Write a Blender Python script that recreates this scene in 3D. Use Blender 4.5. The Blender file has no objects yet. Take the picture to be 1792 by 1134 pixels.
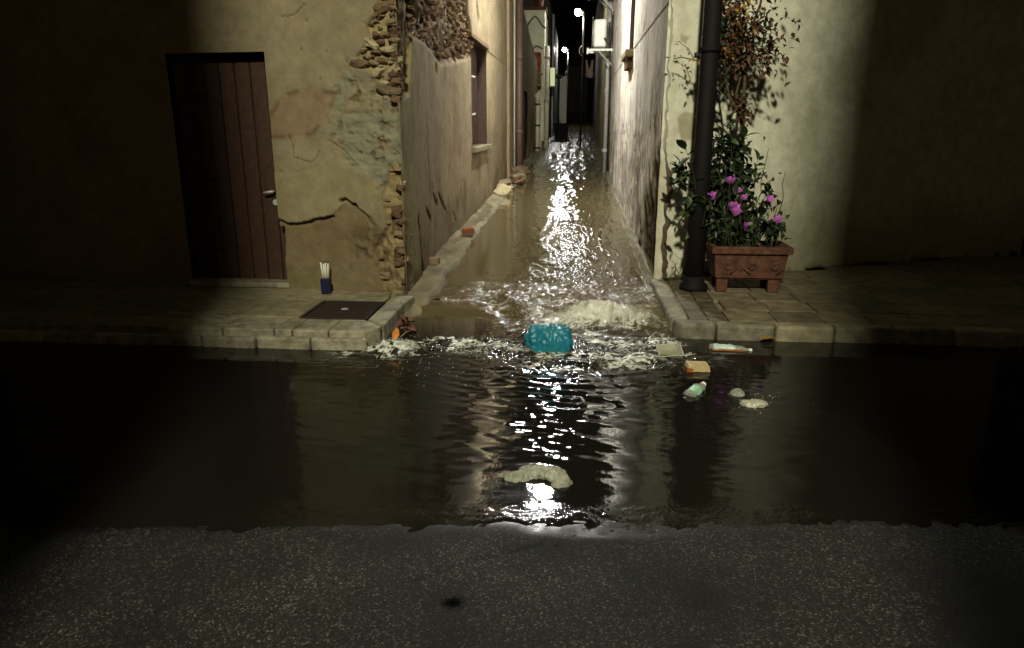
import bpy, math, random
import numpy as np
from mathutils import Vector, Matrix
random.seed(7); rng = np.random.default_rng(7)
S = bpy.context.scene
COL = S.collection

# ------------------------------------------------------------------ camera, sky, lamps' exposure
CAM_Z, PITCH, YAW = 1.6, math.radians(15.65), math.radians(5.02)
cd = bpy.data.cameras.new('camera'); cam = bpy.data.objects.new('camera', cd); COL.objects.link(cam)
cd.sensor_width = 36; cd.lens = 36 * 1250 / 1792; cd.clip_start = .05; cd.clip_end = 500
cam.location = (0, 0, CAM_Z); cam.rotation_euler = (math.pi/2 - PITCH, 0, YAW)
S.camera = cam
W = bpy.data.worlds.new('World'); S.world = W; W.use_nodes = True
wn = W.node_tree.nodes; wl = W.node_tree.links
sky = wn.new('ShaderNodeTexSky'); sky.sky_type = 'NISHITA'; sky.sun_disc = False
sky.sun_elevation = math.radians(-4); sky.sun_rotation = math.radians(120)
wl.new(sky.outputs[0], wn['Background'].inputs[0]); wn['Background'].inputs[1].default_value = 0.05
S.view_settings.view_transform = 'Standard'; S.view_settings.look = 'None'
S.view_settings.exposure = 0; S.view_settings.gamma = 1; S.view_settings.use_curve_mapping = False
S.render.engine = 'CYCLES'
S.cycles.max_bounces = 5; S.cycles.diffuse_bounces = 3; S.cycles.glossy_bounces = 3
S.cycles.transmission_bounces = 3; S.cycles.caustics_reflective = False; S.cycles.caustics_refractive = False
S.cycles.sample_clamp_indirect = 60
LAMP_ENTRANCE = 3200     # emission of the lamp over the alley mouth
LAMP_MIDDLE, LAMP_FAR = 230, 460
LAMP_STREET = 6200       # watts of the street lamp behind the viewer
WARM = (1.0, .94, .70); WHITE = (1.0, .99, .93)

# ------------------------------------------------------------------ geometry helpers
F_ = np.array([-math.sin(YAW)*math.cos(PITCH), math.cos(YAW)*math.cos(PITCH), -math.sin(PITCH)])
R_ = np.array([math.cos(YAW), math.sin(YAW), 0]); U_ = np.cross(R_, F_); O_ = np.array([0, 0, CAM_Z])
def survey(q, P, n):            # measured point of the photograph -> point of a real plane
    d = F_*1250 + R_*(q[0]-896) - U_*(q[1]-567)
    P = np.array(P, float); n = np.array(n, float)
    return O_ + d*(((P-O_) @ n)/(d @ n))
def on_x(q, X): return survey(q, (X, 0, 0), (1, 0, 0))
def on_y(q, Y): return survey(q, (0, Y, 0), (0, 1, 0))
def on_z(q, Z): return survey(q, (0, 0, Z), (0, 0, 1))

_T = rng.random((64, 256, 256)).astype(np.float32)
def vn(x, y, seed=0):
    t = _T[seed % 64]; x = np.asarray(x, float); y = np.asarray(y, float)
    xi = np.floor(x).astype(int); yi = np.floor(y).astype(int); fx = x-xi; fy = y-yi
    fx = fx*fx*fx*(fx*(fx*6-15)+10); fy = fy*fy*fy*(fy*(fy*6-15)+10)
    a = t[yi & 255, xi & 255]; b = t[yi & 255, (xi+1) & 255]; c = t[(yi+1) & 255, xi & 255]; d = t[(yi+1) & 255, (xi+1) & 255]
    return (a*(1-fx)+b*fx)*(1-fy)+(c*(1-fx)+d*fx)*fy
def fbm(x, y, o=4, seed=0, gain=.5):
    s = 0; a = 1; n = 0
    for i in range(o):
        s = s + a*vn(np.asarray(x)*2**i+i*17.3, np.asarray(y)*2**i+i*9.1, seed+i); n += a; a *= gain
    return s/n
def ridge(x, y, o=4, seed=0):
    s = 0; a = 1; n = 0
    for i in range(o):
        s = s + a*(1-np.abs(2*vn(np.asarray(x)*2**i+i*7.7, np.asarray(y)*2**i+i*3.1, seed+i)-1)); n += a; a *= .5
    return s/n
def ss(a, b, x):
    t = np.clip((np.asarray(x, float)-a)/(b-a), 0, 1); return t*t*(3-2*t)
def lerp(a, b, t): return a+(b-a)*t
def seg_dist(u, v, pts, closed=False):
    d = np.full(np.shape(u), 1e9); n = len(pts)
    for i in range(n if closed else n-1):
        ax, ay = pts[i]; bx, by = pts[(i+1) % n]
        ex, ey = bx-ax, by-ay; L = ex*ex+ey*ey+1e-12
        t = np.clip(((u-ax)*ex+(v-ay)*ey)/L, 0, 1)
        d = np.minimum(d, np.hypot(u-ax-t*ex, v-ay-t*ey))
    return d
def inside(u, v, pts):
    r = np.zeros(np.shape(u), bool); n = len(pts)
    for i in range(n):
        ax, ay = pts[i]; bx, by = pts[(i+1) % n]
        if ay == by: continue
        c = ((ay > v) != (by > v)) & (u < (bx-ax)*(v-ay)/(by-ay)+ax); r ^= c
    return r
def sdf(u, v, pts):             # >0 inside
    d = seg_dist(u, v, pts, True); return np.where(inside(u, v, pts), d, -d)
def paint(c, m, col):
    col = np.array(col); return c*(1-m[..., None])+col*m[..., None]

def link(name, me, mats, parent=None):
    o = bpy.data.objects.new(name, me); COL.objects.link(o)
    for m in (mats if isinstance(mats, (list, tuple)) else [mats]):
        if m is not None and m.name not in [k.name for k in me.materials if k]: me.materials.append(m)
    if parent is not None: o.parent = parent; o.matrix_parent_inverse = Matrix.Translation(-Vector(parent.location)) if parent.rotation_euler[:] == (0, 0, 0) else Matrix()
    return o
def grid(name, P, mat, attrs=None, keep=None, parent=None, smooth=True, flip=False):
    n, m = P.shape[:2]; idx = np.arange(n*m).reshape(n, m)
    q = np.stack([idx[:-1, :-1], idx[:-1, 1:], idx[1:, 1:], idx[1:, :-1]], -1)
    if flip: q = q[..., ::-1]
    q = q[keep] if keep is not None else q.reshape(-1, 4)
    used = np.zeros(n*m, bool); used[q.ravel()] = True
    remap = np.cumsum(used)-1; q = remap[q]; V = P.reshape(-1, 3)[used]
    me = bpy.data.meshes.new(name); me.vertices.add(len(V)); me.vertices.foreach_set('co', V.astype(np.float32).ravel())
    me.loops.add(q.size); me.loops.foreach_set('vertex_index', q.astype(np.int32).ravel())
    me.polygons.add(len(q)); me.polygons.foreach_set('loop_start', np.arange(0, q.size, 4, dtype=np.int32))
    me.polygons.foreach_set('use_smooth', np.full(len(q), smooth))
    for k, a in (attrs or {}).items():
        if a.ndim == 3:
            at = me.attributes.new(k, 'FLOAT_COLOR', 'POINT')
            at.data.foreach_set('color', np.c_[a.reshape(-1, 3)[used], np.ones(used.sum())].astype(np.float32).ravel())
        else:
            at = me.attributes.new(k, 'FLOAT', 'POINT'); at.data.foreach_set('value', a.ravel()[used].astype(np.float32))
    me.update(calc_edges=True); me.validate()
    return link(name, me, mat, parent)

class MB:
    def __init__(s): s.v = []; s.f = []
    def add(s, vs, fs):
        o = len(s.v); s.v += [tuple(map(float, p)) for p in vs]; s.f += [tuple(i+o for i in f) for f in fs]; return s
    def box(s, a, b, jit=0, M=None):
        x0, y0, z0 = a; x1, y1, z1 = b
        vs = [Vector((x, y, z)) for z in (z0, z1) for x, y in ((x0, y0), (x1, y0), (x1, y1), (x0, y1))]
        if jit: vs = [v+Vector([random.uniform(-jit, jit) for _ in 'xyz']) for v in vs]
        if M is not None: vs = [M @ v for v in vs]
        return s.add(vs, [(3, 2, 1, 0), (4, 5, 6, 7), (0, 1, 5, 4), (1, 2, 6, 5), (2, 3, 7, 6), (3, 0, 4, 7)])
    def tube(s, pts, r, n=8, caps=True):
        pts = [Vector(p) for p in pts]; rs = r if isinstance(r, (list, tuple)) else [r]*len(pts); vs = []; fs = []; k = len(pts)
        up = None
        for i, p in enumerate(pts):
            d = (pts[min(i+1, k-1)]-pts[max(i-1, 0)]).normalized()
            if up is None: up = d.orthogonal().normalized()
            up = (up-d*up.dot(d)); up = up.normalized() if up.length > 1e-6 else d.orthogonal().normalized()
            w = d.cross(up)
            for j in range(n):
                a = 2*math.pi*j/n; vs.append(p+(up*math.cos(a)+w*math.sin(a))*rs[i])
        for i in range(k-1):
            for j in range(n):
                a = i*n+j; b = i*n+(j+1) % n; fs.append((a, b, b+n, a+n))
        if caps: fs += [tuple(range(n))[::-1], tuple(range((k-1)*n, k*n))]
        return s.add(vs, fs)
    def lathe(s, prof, n=16, M=None, wob=0):
        vs = []; fs = []; k = len(prof)
        for r, z in prof:
            for j in range(n):
                a = 2*math.pi*j/n; q = r*(1+random.uniform(-wob, wob)); v = Vector((q*math.cos(a), q*math.sin(a), z)); vs.append(M @ v if M is not None else v)
        for i in range(k-1):
            for j in range(n):
                a = i*n+j; b = i*n+(j+1) % n; fs.append((a, b, b+n, a+n))
        fs += [tuple(range(n))[::-1], tuple(range((k-1)*n, k*n))]
        return s.add(vs, fs)
    def quad(s, a, b, c, d): return s.add([a, b, c, d], [(0, 1, 2, 3)])
    def mesh(s, name, smooth=False):
        me = bpy.data.meshes.new(name); me.from_pydata(s.v, [], s.f); me.update()
        if smooth: me.polygons.foreach_set('use_smooth', np.ones(len(me.polygons), bool))
        return me
    def obj(s, name, mat, parent=None, smooth=False): return link(name, s.mesh(name, smooth), mat, parent)
def bevel(o, w=.01, seg=2):
    m = o.modifiers.new('bevel', 'BEVEL'); m.width = w; m.segments = seg; m.limit_method = 'ANGLE'; return o
def rough_stone(name, sx, sy, sz, seed, flat=.0, sub=2):
    import bmesh
    bm = bmesh.new(); bmesh.ops.create_icosphere(bm, subdivisions=sub, radius=1)
    r = random.Random(seed); o = Vector((r.random()*9, r.random()*9, r.random()*9))
    from mathutils import noise
    for v in bm.verts:
        c = v.co.copy(); k = max(abs(c.x), abs(c.y), abs(c.z)); c = c.lerp(c/k, .7)     # boxier than a ball
        c *= 1+.38*noise.noise(c*1.3+o)+.2*noise.noise(c*2.9+o)
        v.co = (c.x*sx, c.y*sy, c.z*sz)
    me = bpy.data.meshes.new(name); bm.to_mesh(me); bm.free()
    me.polygons.foreach_set('use_smooth', np.full(len(me.polygons), False)); return me
def thing(name, label, cat, loc=(0, 0, 0), group=None, rz=0):
    o = bpy.data.objects.new(name, None); COL.objects.link(o); o.empty_display_size = .1
    o.location = loc; o.rotation_euler = (0, 0, rz); return tag(o, label, cat, group)
def tag(o, label, cat, group=None):
    o['label'] = label; o['category'] = cat
    if group: o['group'] = group
    return o
def structure(o): o['kind'] = 'structure'; return o
def stuff(o): o['kind'] = 'stuff'; return o

# ------------------------------------------------------------------ materials
def mat(name, col, rough=.8, var=.25, scale=18, bump=.15, bscale=60, attr=None, metal=0, spec=.5, trans=0, emit=None, est=0, alpha=1, detail=5, col2=None, tone=False):
    m = bpy.data.materials.new(name); m.use_nodes = True; nt = m.node_tree; N = nt.nodes; L = nt.links; b = N['Principled BSDF']
    b.inputs['Roughness'].default_value = rough; b.inputs['Metallic'].default_value = metal
    b.inputs['Specular IOR Level'].default_value = spec; b.inputs['Transmission Weight'].default_value = trans
    b.inputs['Alpha'].default_value = alpha
    tc = N.new('ShaderNodeTexCoord')
    nz = N.new('ShaderNodeTexNoise'); nz.inputs['Scale'].default_value = scale; nz.inputs['Detail'].default_value = detail; nz.inputs['Roughness'].default_value = .65
    L.new(tc.outputs['Object'], nz.inputs['Vector'])
    mx = N.new('ShaderNodeMix'); mx.data_type = 'RGBA'; mx.blend_type = 'MULTIPLY' if col2 is None else 'MIX'
    rp = N.new('ShaderNodeValToRGB'); rp.color_ramp.elements[0].position = .3; rp.color_ramp.elements[1].position = .72
    L.new(nz.outputs['Fac'], rp.inputs['Fac'])
    if col2 is None:
        lo, hi = 1-var, 1+var*.6
        rp.color_ramp.elements[0].color = (lo, lo*.98, lo*.95, 1); rp.color_ramp.elements[1].color = (hi, hi, hi, 1)
        mx.inputs[0].default_value = 1; L.new(rp.outputs[0], mx.inputs[7])
    else:
        L.new(rp.outputs[0], mx.inputs[0]); mx.inputs[7].default_value = (*col2, 1)
    if attr:
        at = N.new('ShaderNodeAttribute'); at.attribute_name = attr; L.new(at.outputs['Color'], mx.inputs[6])
    else: mx.inputs[6].default_value = (*col, 1)
    oi = N.new('ShaderNodeObjectInfo'); rm_ = N.new('ShaderNodeMapRange'); rm_.inputs[3].default_value = .72; rm_.inputs[4].default_value = 1.22; L.new(oi.outputs['Random'], rm_.inputs[0])
    mr_ = N.new('ShaderNodeMix'); mr_.data_type = 'RGBA'; mr_.blend_type = 'MULTIPLY'; mr_.inputs[0].default_value = 1 if tone else 0
    cb_ = N.new('ShaderNodeCombineColor')
    for c_ in range(3): L.new(rm_.outputs[0], cb_.inputs[c_])
    L.new(mx.outputs[2], mr_.inputs[6]); L.new(cb_.outputs[0], mr_.inputs[7]); L.new(mr_.outputs[2], b.inputs['Base Color'])
    if bump:
        n2 = N.new('ShaderNodeTexNoise'); n2.inputs['Scale'].default_value = bscale; n2.inputs['Detail'].default_value = 6; n2.inputs['Roughness'].default_value = .7
        L.new(tc.outputs['Object'], n2.inputs['Vector'])
        bp = N.new('ShaderNodeBump'); bp.inputs['Strength'].default_value = bump; bp.inputs['Distance'].default_value = .02
        L.new(n2.outputs['Fac'], bp.inputs['Height']); L.new(bp.outputs[0], b.inputs['Normal'])
    if emit: b.inputs['Emission Color'].default_value = (*emit, 1); b.inputs['Emission Strength'].default_value = est
    return m
M = {}
M['plaster'] = mat('weathered_plaster', (.3, .25, .14), .92, .22, 9, .35, 55, attr='Col', spec=.2)
M['stone'] = mat('field_stone', (.26, .2, .12), .9, .35, 22, .5, 70, spec=.2, tone=True)
M['stone_brown'] = mat('brown_stone', (.17, .11, .065), .9, .4, 22, .5, 70, spec=.2, tone=True)
M['stone_pale'] = mat('limey_stone', (.36, .31, .19), .9, .35, 22, .5, 70, spec=.2, tone=True)
M['brick'] = mat('red_brick', (.3, .1, .05), .9, .3, 30, .4, 90, spec=.2, tone=True)
M['concrete'] = mat('damp_concrete', (.22, .2, .125), .75, .55, 7, .4, 80, tone=True)
M['paver'] = mat('paving_stone', (.2, .17, .105), .75, .55, 8, .4, 70, tone=True)
M['paver_dark'] = mat('mossy_paving', (.10, .085, .045), .7, .6, 10, .45, 70, tone=True)
M['kerb'] = mat('kerb_stone', (.25, .235, .165), .7, .6, 11, .5, 70, tone=True)
M['rust'] = mat('rusty_iron_plate', (.025, .016, .014), .6, .5, 25, .3, 60, metal=.2)
M['wood'] = mat('dark_wood', (.06, .03, .018), .6, .4, 20, .3, 60, tone=True)
M['shutter'] = mat('red_brown_shutter', (.045, .018, .011), .6, .4, 20, .2, 60, tone=True)
M['iron'] = mat('black_painted_iron', (.005, .0035, .004), .75, .35, 14, .12, 80, spec=.25)
M['pipe'] = mat('brown_drainpipe', (.19, .13, .095), .5, .25, 8, .08, 40)
M['white_pipe'] = mat('white_plastic_pipe', (.72, .68, .55), .45, .2, 8, .05, 40)
M['white'] = mat('white_enamel', (.8, .8, .76), .4, .08, 8, .03, 40)
M['grey_metal'] = mat('grey_painted_metal', (.4, .4, .37), .45, .2, 8, .05, 40)
M['pole'] = mat('galvanised_pole', (.6, .6, .58), .45, .15, 8, .05, 40, metal=.3)
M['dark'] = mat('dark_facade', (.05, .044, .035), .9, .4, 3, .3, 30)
M['roof'] = mat('roof_tile', (.12, .1, .085), .9, .4, 6, .3, 30)
M['cable'] = mat('black_cable', (.02, .02, .018), .6, .1, 8, 0)
M['terracotta'] = mat('terracotta', (.12, .048, .026), .8, .7, 14, .5, 50)
M['soil'] = mat('potting_soil', (.03, .02, .013), .95, .4, 40, .5, 60)
M['leaf'] = mat('dark_leaf', (.018, .035, .012), .45, .4, 30, .1, 60, tone=True)
M['leaf_mid'] = mat('green_leaf', (.045, .07, .02), .5, .4, 30, .1, 60, tone=True)
M['leaf_dry'] = mat('dry_brown_leaf', (.11, .05, .025), .7, .5, 30, .1, 60, tone=True)
M['leaf_yellow'] = mat('yellowing_leaf', (.33, .2, .04), .6, .4, 30, .1, 60, tone=True)
M['stem'] = mat('woody_stem', (.09, .065, .035), .85, .4, 30, .3, 60)
M['green_stem'] = mat('green_stem', (.035, .05, .018), .6, .3, 30, .1, 60)
M['petal'] = mat('purple_petal', (.52, .13, .56), .6, .3, 60, .05, 60)
M['string'] = mat('twine', (.2, .18, .1), .8, .2, 30, 0)
M['bag'] = mat('teal_plastic_film', (.016, .19, .27), .36, .2, 6, .06, 26)
M['film'] = mat('milky_plastic_film', (.55, .57, .44), .26, .4, 26, .4, 38, trans=.5)
M['tub'] = mat('cloudy_white_plastic', (.45, .45, .35), .3, .4, 22, .05, 24)
M['tub_stain'] = mat('sauce_stain', (.35, .15, .03), .35, .4, 14, .05, 24)
M['tub_in'] = mat('greasy_plastic', (.27, .27, .19), .25, .2, 14, .05, 24)
M['foam_tub'] = mat('cream_plastic', (.5, .4, .22), .35, .2, 14, .05, 24)
M['bottle'] = mat('crumpled_clear_plastic', (.42, .46, .4), .12, .5, 24, .7, 34, trans=.3)
M['label'] = mat('green_white_label', (.1, .45, .12), .4, .2, 28, .1, 60, col2=(.6, .75, .72))
M['label_blue'] = mat('pale_blue_label', (.25, .5, .5), .4, .2, 40, .1, 60, col2=(.75, .75, .68))
M['blue'] = mat('navy_paper', (.004, .007, .05), .45, .2, 14, .05, 40)
M['wax'] = mat('white_wax', (.7, .7, .62), .5, .1, 20, 0)
M['wick'] = mat('burnt_tip', (.03, .012, .008), .9, .1, 20, 0)
M['debris'] = mat('red_brown_leaf_litter', (.12, .03, .015), .6, .5, 40, .2, 60)
M['orange'] = mat('orange_leaf', (.55, .2, .02), .5, .3, 40, .1, 60)
M['droplet'] = mat('spray_droplet', (.6, .62, .6), .05, .1, 20, 0)
M['cloth'] = mat('pale_pink_cloth', (.5, .36, .32), .9, .2, 10, .2, 30)
def lamp_mat(name, col, st):
    m = bpy.data.materials.new(name); m.use_nodes = True; b = m.node_tree.nodes['Principled BSDF']
    b.inputs['Base Color'].default_value = (.8, .8, .8, 1); b.inputs['Emission Color'].default_value = (*col, 1); b.inputs['Emission Strength'].default_value = st
    return m

# wet asphalt with pale aggregate
m = mat('wet_asphalt', (.0035, .0034, .003), .5, .4, 3, 0); M['asphalt'] = m
N = m.node_tree.nodes; L = m.node_tree.links; b = N['Principled BSDF']
tc = N.new('ShaderNodeTexCoord'); vo = N.new('ShaderNodeTexVoronoi'); vo.inputs['Scale'].default_value = 165; L.new(tc.outputs['Object'], vo.inputs['Vector'])
sp = N.new('ShaderNodeSeparateColor'); L.new(vo.outputs['Color'], sp.inputs[0])
gate = N.new('ShaderNodeMapRange'); gate.inputs[1].default_value = .5; gate.inputs[2].default_value = 1; L.new(sp.outputs[0], gate.inputs[0])
pw = N.new('ShaderNodeMath'); pw.operation = 'POWER'; pw.inputs[1].default_value = 5; L.new(gate.outputs[0], pw.inputs[0])
nb = N.new('ShaderNodeTexNoise'); nb.inputs['Scale'].default_value = 1.7; nb.inputs['Detail'].default_value = 4; L.new(tc.outputs['Object'], nb.inputs['Vector'])
nr = N.new('ShaderNodeMapRange'); nr.inputs[1].default_value = .35; nr.inputs[2].default_value = .65; nr.inputs[3].default_value = .08; nr.inputs[4].default_value = 1; L.new(nb.outputs['Fac'], nr.inputs[0])
mu = N.new('ShaderNodeMath'); mu.operation = 'MULTIPLY'; L.new(pw.outputs[0], mu.inputs[0]); L.new(nr.outputs[0], mu.inputs[1])
old = b.inputs['Base Color'].links[0].from_socket
mx = N.new('ShaderNodeMix'); mx.data_type = 'RGBA'; L.new(mu.outputs[0], mx.inputs[0]); L.new(old, mx.inputs[6]); mx.inputs[7].default_value = (.15, .15, .125, 1)
v2 = N.new('ShaderNodeTexVoronoi'); v2.inputs['Scale'].default_value = 360; L.new(tc.outputs['Object'], v2.inputs['Vector']); s2_ = N.new('ShaderNodeSeparateColor'); L.new(v2.outputs['Color'], s2_.inputs[0])
p2 = N.new('ShaderNodeMath'); p2.operation = 'POWER'; p2.inputs[1].default_value = 5; L.new(s2_.outputs[0], p2.inputs[0])
q2 = N.new('ShaderNodeMath'); q2.operation = 'MULTIPLY'; L.new(p2.outputs[0], q2.inputs[0]); L.new(nr.outputs[0], q2.inputs[1])
mx0 = mx; mx = N.new('ShaderNodeMix'); mx.data_type = 'RGBA'; L.new(q2.outputs[0], mx.inputs[0]); L.new(mx0.outputs[2], mx.inputs[6]); mx.inputs[7].default_value = (.05, .05, .04, 1)
ao = N.new('ShaderNodeAttribute'); ao.attribute_name = 'oil'; mo = N.new('ShaderNodeMix'); mo.data_type = 'RGBA'
L.new(ao.outputs['Fac'], mo.inputs[0]); L.new(mx.outputs[2], mo.inputs[6]); mo.inputs[7].default_value = (.0008, .0008, .0007, 1); L.new(mo.outputs[2], b.inputs['Base Color']); so_ = N.new('ShaderNodeMapRange'); so_.inputs[3].default_value = .24; so_.inputs[4].default_value = 0; L.new(ao.outputs['Fac'], so_.inputs[0]); L.new(so_.outputs[0], b.inputs['Specular IOR Level'])
aw = N.new('ShaderNodeAttribute'); aw.attribute_name = 'wet'; rr = N.new('ShaderNodeMapRange'); rr.inputs[3].default_value = .72; rr.inputs[4].default_value = .2
L.new(aw.outputs['Fac'], rr.inputs[0]); L.new(rr.outputs[0], b.inputs['Roughness'])
bp = N.new('ShaderNodeBump'); bp.inputs['Strength'].default_value = .35; bp.inputs['Distance'].default_value = .004
L.new(sp.outputs[1], bp.inputs['Height']); L.new(bp.outputs[0], b.inputs['Normal'])

# muddy flood water: glossy, opaque with silt, whiter and rougher where it foams
m = bpy.data.materials.new('flood_water'); m.use_nodes = True; M['water'] = m; N = m.node_tree.nodes; L = m.node_tree.links; b = N['Principled BSDF']
def attr(n):
    a = N.new('ShaderNodeAttribute'); a.attribute_name = n; return a
tc = N.new('ShaderNodeTexCoord')
nz = N.new('ShaderNodeTexNoise'); nz.inputs['Scale'].default_value = 85; nz.inputs['Detail'].default_value = 7; nz.inputs['Roughness'].default_value = .75; nz.inputs['Distortion'].default_value = .8
L.new(tc.outputs['Object'], nz.inputs['Vector'])
am, af = attr('mud'), attr('foam')
c1 = N.new('ShaderNodeMix'); c1.data_type = 'RGBA'; L.new(am.outputs['Fac'], c1.inputs[0]); c1.inputs[6].default_value = (.008, .0072, .0055, 1); c1.inputs[7].default_value = (.115, .092, .045, 1)
fs = N.new('ShaderNodeMath'); fs.operation = 'ADD'; L.new(af.outputs['Fac'], fs.inputs[0]); L.new(nz.outputs['Fac'], fs.inputs[1])
fr = N.new('ShaderNodeMapRange'); fr.inputs[1].default_value = .80; fr.inputs[2].default_value = 1.6; L.new(fs.outputs[0], fr.inputs[0])
c2 = N.new('ShaderNodeMix'); c2.data_type = 'RGBA'; L.new(fr.outputs[0], c2.inputs[0]); L.new(c1.outputs[2], c2.inputs[6]); c2.inputs[7].default_value = (.74, .75, .66, 1)
L.new(c2.outputs[2], b.inputs['Base Color'])
rg = N.new('ShaderNodeMapRange'); rg.inputs[3].default_value = .03; rg.inputs[4].default_value = .12; L.new(fr.outputs[0], rg.inputs[0])
ap = attr('ripple'); ad = N.new('ShaderNodeMath'); ad.operation = 'ADD'; L.new(rg.outputs[0], ad.inputs[0]); L.new(ap.outputs['Fac'], ad.inputs[1]); L.new(ad.outputs[0], b.inputs['Roughness'])
b.inputs['IOR'].default_value = 1.333
ar = attr('chop'); n2 = N.new('ShaderNodeTexNoise'); n2.inputs['Scale'].default_value = 55; n2.inputs['Detail'].default_value = 3; L.new(tc.outputs['Object'], n2.inputs['Vector'])
bh = N.new('ShaderNodeMath'); bh.operation = 'MULTIPLY'; L.new(n2.outputs['Fac'], bh.inputs[0]); L.new(ar.outputs['Fac'], bh.inputs[1])
bp = N.new('ShaderNodeBump'); bp.inputs['Strength'].default_value = .5; bp.inputs['Distance'].default_value = .012; L.new(bh.outputs[0], bp.inputs['Height']); L.new(bp.outputs[0], b.inputs['Normal'])

# ------------------------------------------------------------------ ground, road, water
SLOPE = .018
def alley_rise(y): return SLOPE*np.maximum(0, y-6.6)+.011*(np.sqrt((y-13.5)**2+4)+(y-13.5))*(np.asarray(y) > 6.6)
structure(MB().quad((-60, -30, -.4), (60, -30, -.4), (60, 90, -.4), (-60, 90, -.4)).obj('ground', M['soil']))
# road surface: dry crown near the viewer, dipping under the water
xs = np.r_[np.linspace(-7, -2.2, 40), np.arange(-2.15, 2.2, .022), np.linspace(2.25, 7, 40)]
ys = np.r_[np.linspace(-6, 1.3, 40), np.arange(1.34, 3.2, .016), np.linspace(3.25, 6.4, 60)]
X, Y = np.meshgrid(xs, ys)
road_edge = 2.62 + .02*np.sin(.9*X+.6) + .09*(X+.2) + .012*(fbm(X*6, X*0, 4, 3)-.5)
Z = np.where(Y > road_edge, -.06*(Y-road_edge), .014*(road_edge-Y)) + (.0012+.003*ss(.1, .5, np.abs(Y-road_edge)))*(fbm(X*5, Y*5, 4, 5)-.5) + .0014*(fbm(X*34, Y*34, 2, 8)-.5)
film_ = np.exp(-(((X-.16)/.34)**2+((Y-road_edge+.05)/.07)**2)**2);
q = on_z((793, 1058), 0); oil = np.exp(-(((X-q[0])/.042)**2+((Y-q[1])/.034)**2)**2)
crk = [tuple(on_z(p, 0)[:2]) for p in [(690, 1030), (780, 1000), (860, 975), (930, 958), (975, 945), (1010, 935)]]
dc = seg_dist(X+.02*(vn(X*20, Y*20, 4)-.5), Y, crk)
oil = np.maximum(oil, .3*np.exp(-(dc/.016)**2)*ss(.35, .65, fbm(X*16, Y*16, 4, 9)+.1))
Z = Z-.002*np.exp(-(dc/.012)**2)+.0022*film_*(fbm(X*24, Y*40, 2, 61)-.5)
q = on_z((975, 955), 0); oil = np.maximum(oil, .4*ss(.48, .62, fbm(X*26, Y*26, 3, 11))*np.exp(-(((X-q[0])/.06)**2+((Y-q[1])/.03)**2)))
wet = np.clip(1.3*film_+np.exp(-np.maximum(0, road_edge-Y)/.03) + .12*ss(.5, .7, fbm(X*2, Y*2, 3, 21)), 0, 1)*(.6+.8*(fbm(X*14, Y*14, 3, 23)-.3))
structure(grid('road', np.stack([X, Y, Z], -1), M['asphalt'], {'oil': oil, 'wet': np.clip(wet, 0, 1)}))
# flood water over road and alley
dx = .0095
xs = np.r_[np.linspace(-7, -1.76, 70), np.arange(-1.75, 1.75, dx), np.linspace(1.76, 7, 70)]
ys = [2.45]
while ys[-1] < 84: ys.append(ys[-1]+max(.0085, .0022*ys[-1]-.004 if ys[-1] < 9 else .0062*ys[-1]-.04))
ys = np.array(ys); X, Y = np.meshgrid(xs, ys)
lip = 6.03+.05*np.sin(3*X+.5)+.05*(fbm(X*3, X*0, 2, 2)-.5)
lev = .05*ss(-.14, .04, Y-lip)+alley_rise(Y)
wob = fbm(X*2.2, Y*2.2, 3, 14)-.5
arc = seg_dist(X, Y, [(-1.45, 4.92), (-.95, 5.12), (-.45, 5.02), (-.1, 4.85), (.3, 4.82), (.72, 5.0)])
turb = np.exp(-(np.where(Y < 4.95, arc/.30, arc/.2))**2)*(.55+.9*ss(.35, .65, fbm(X*4, Y*4, 3, 31)))
turb = np.maximum(turb, .95*np.exp(-(((X-.25)/.55)**2+((Y-5.75)/.5)**2)**2))
turb = np.maximum(turb, .9*np.exp(-(((X+.25)/.62)**2+((Y-6.05)/.62)**2)**2))
tong = np.exp(-(((X+.98)/.36)**2+((Y-5.63)/.34)**2)**3)               # the smooth sheet beside the kerb
turb *= 1-.97*tong
top_l = np.exp(-(((X+.85)/.42)**2+((Y-6.28)/.13)**2)**2)               # broken water over the step
turb = np.maximum(turb, 1.1*top_l)
turb = np.maximum(turb, (.55+.7*ss(.4, .6, fbm(X*5, Y*7, 3, 87)))*ss(-1.15, -.9, X)*ss(5.95, 6.2, Y)*ss(7.5, 6.5, Y))
turb = np.maximum(turb, .9*np.exp(-(((X-.42)/.42)**2+((Y-5.25)/.42)**2)**2))
street = ss(4.9, 4.55, Y)
rr_ = np.hypot(X-.05, (Y-6.2)*1.0); ph = rr_*2*math.pi/.105+7*wob+2*fbm(X*5, Y*5, 2, 4)
beam = np.exp(-((X+.02+.08*(Y-3.5))/(.36+.42*ss(3.7, 4.6, Y)))**2)*street*ss(2.75, 3.1, Y)
beam *= .14+.86*ss(3.05, 4.4, Y)
hz = np.zeros_like(X)
hz += .0036*beam*np.sin(ph)*(.1+1.5*fbm(X*2.3, Y*4, 2, 16)) + .0125*beam*(fbm(X*4.5+1.5*wob, Y*13, 2, 18)-.5) + .012*beam*ss(4.0, 4.8, Y)*(fbm(X*12, Y*20, 3, 19)-.5)
hz += np.minimum(turb, 1.25)*(.034*(fbm(X*6, Y*8, 2, 41)-.5)+.020*(ridge(X*13+2*wob, Y*17, 2, 44)-.5)+.013*(fbm(X*27, Y*33, 1, 47)-.5)+.005*(vn(X*52, Y*60, 49)-.5))
hz += .10*turb*0
crest = np.exp(-(seg_dist(X, Y, [(-.62, 6.32), (-.52, 6.12), (-.42, 5.86)])/.05)**2); hz += crest*(.055+.03*(fbm(X*14, Y*10, 3, 85)-.5)); turb = np.maximum(turb, .8*crest)
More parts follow.
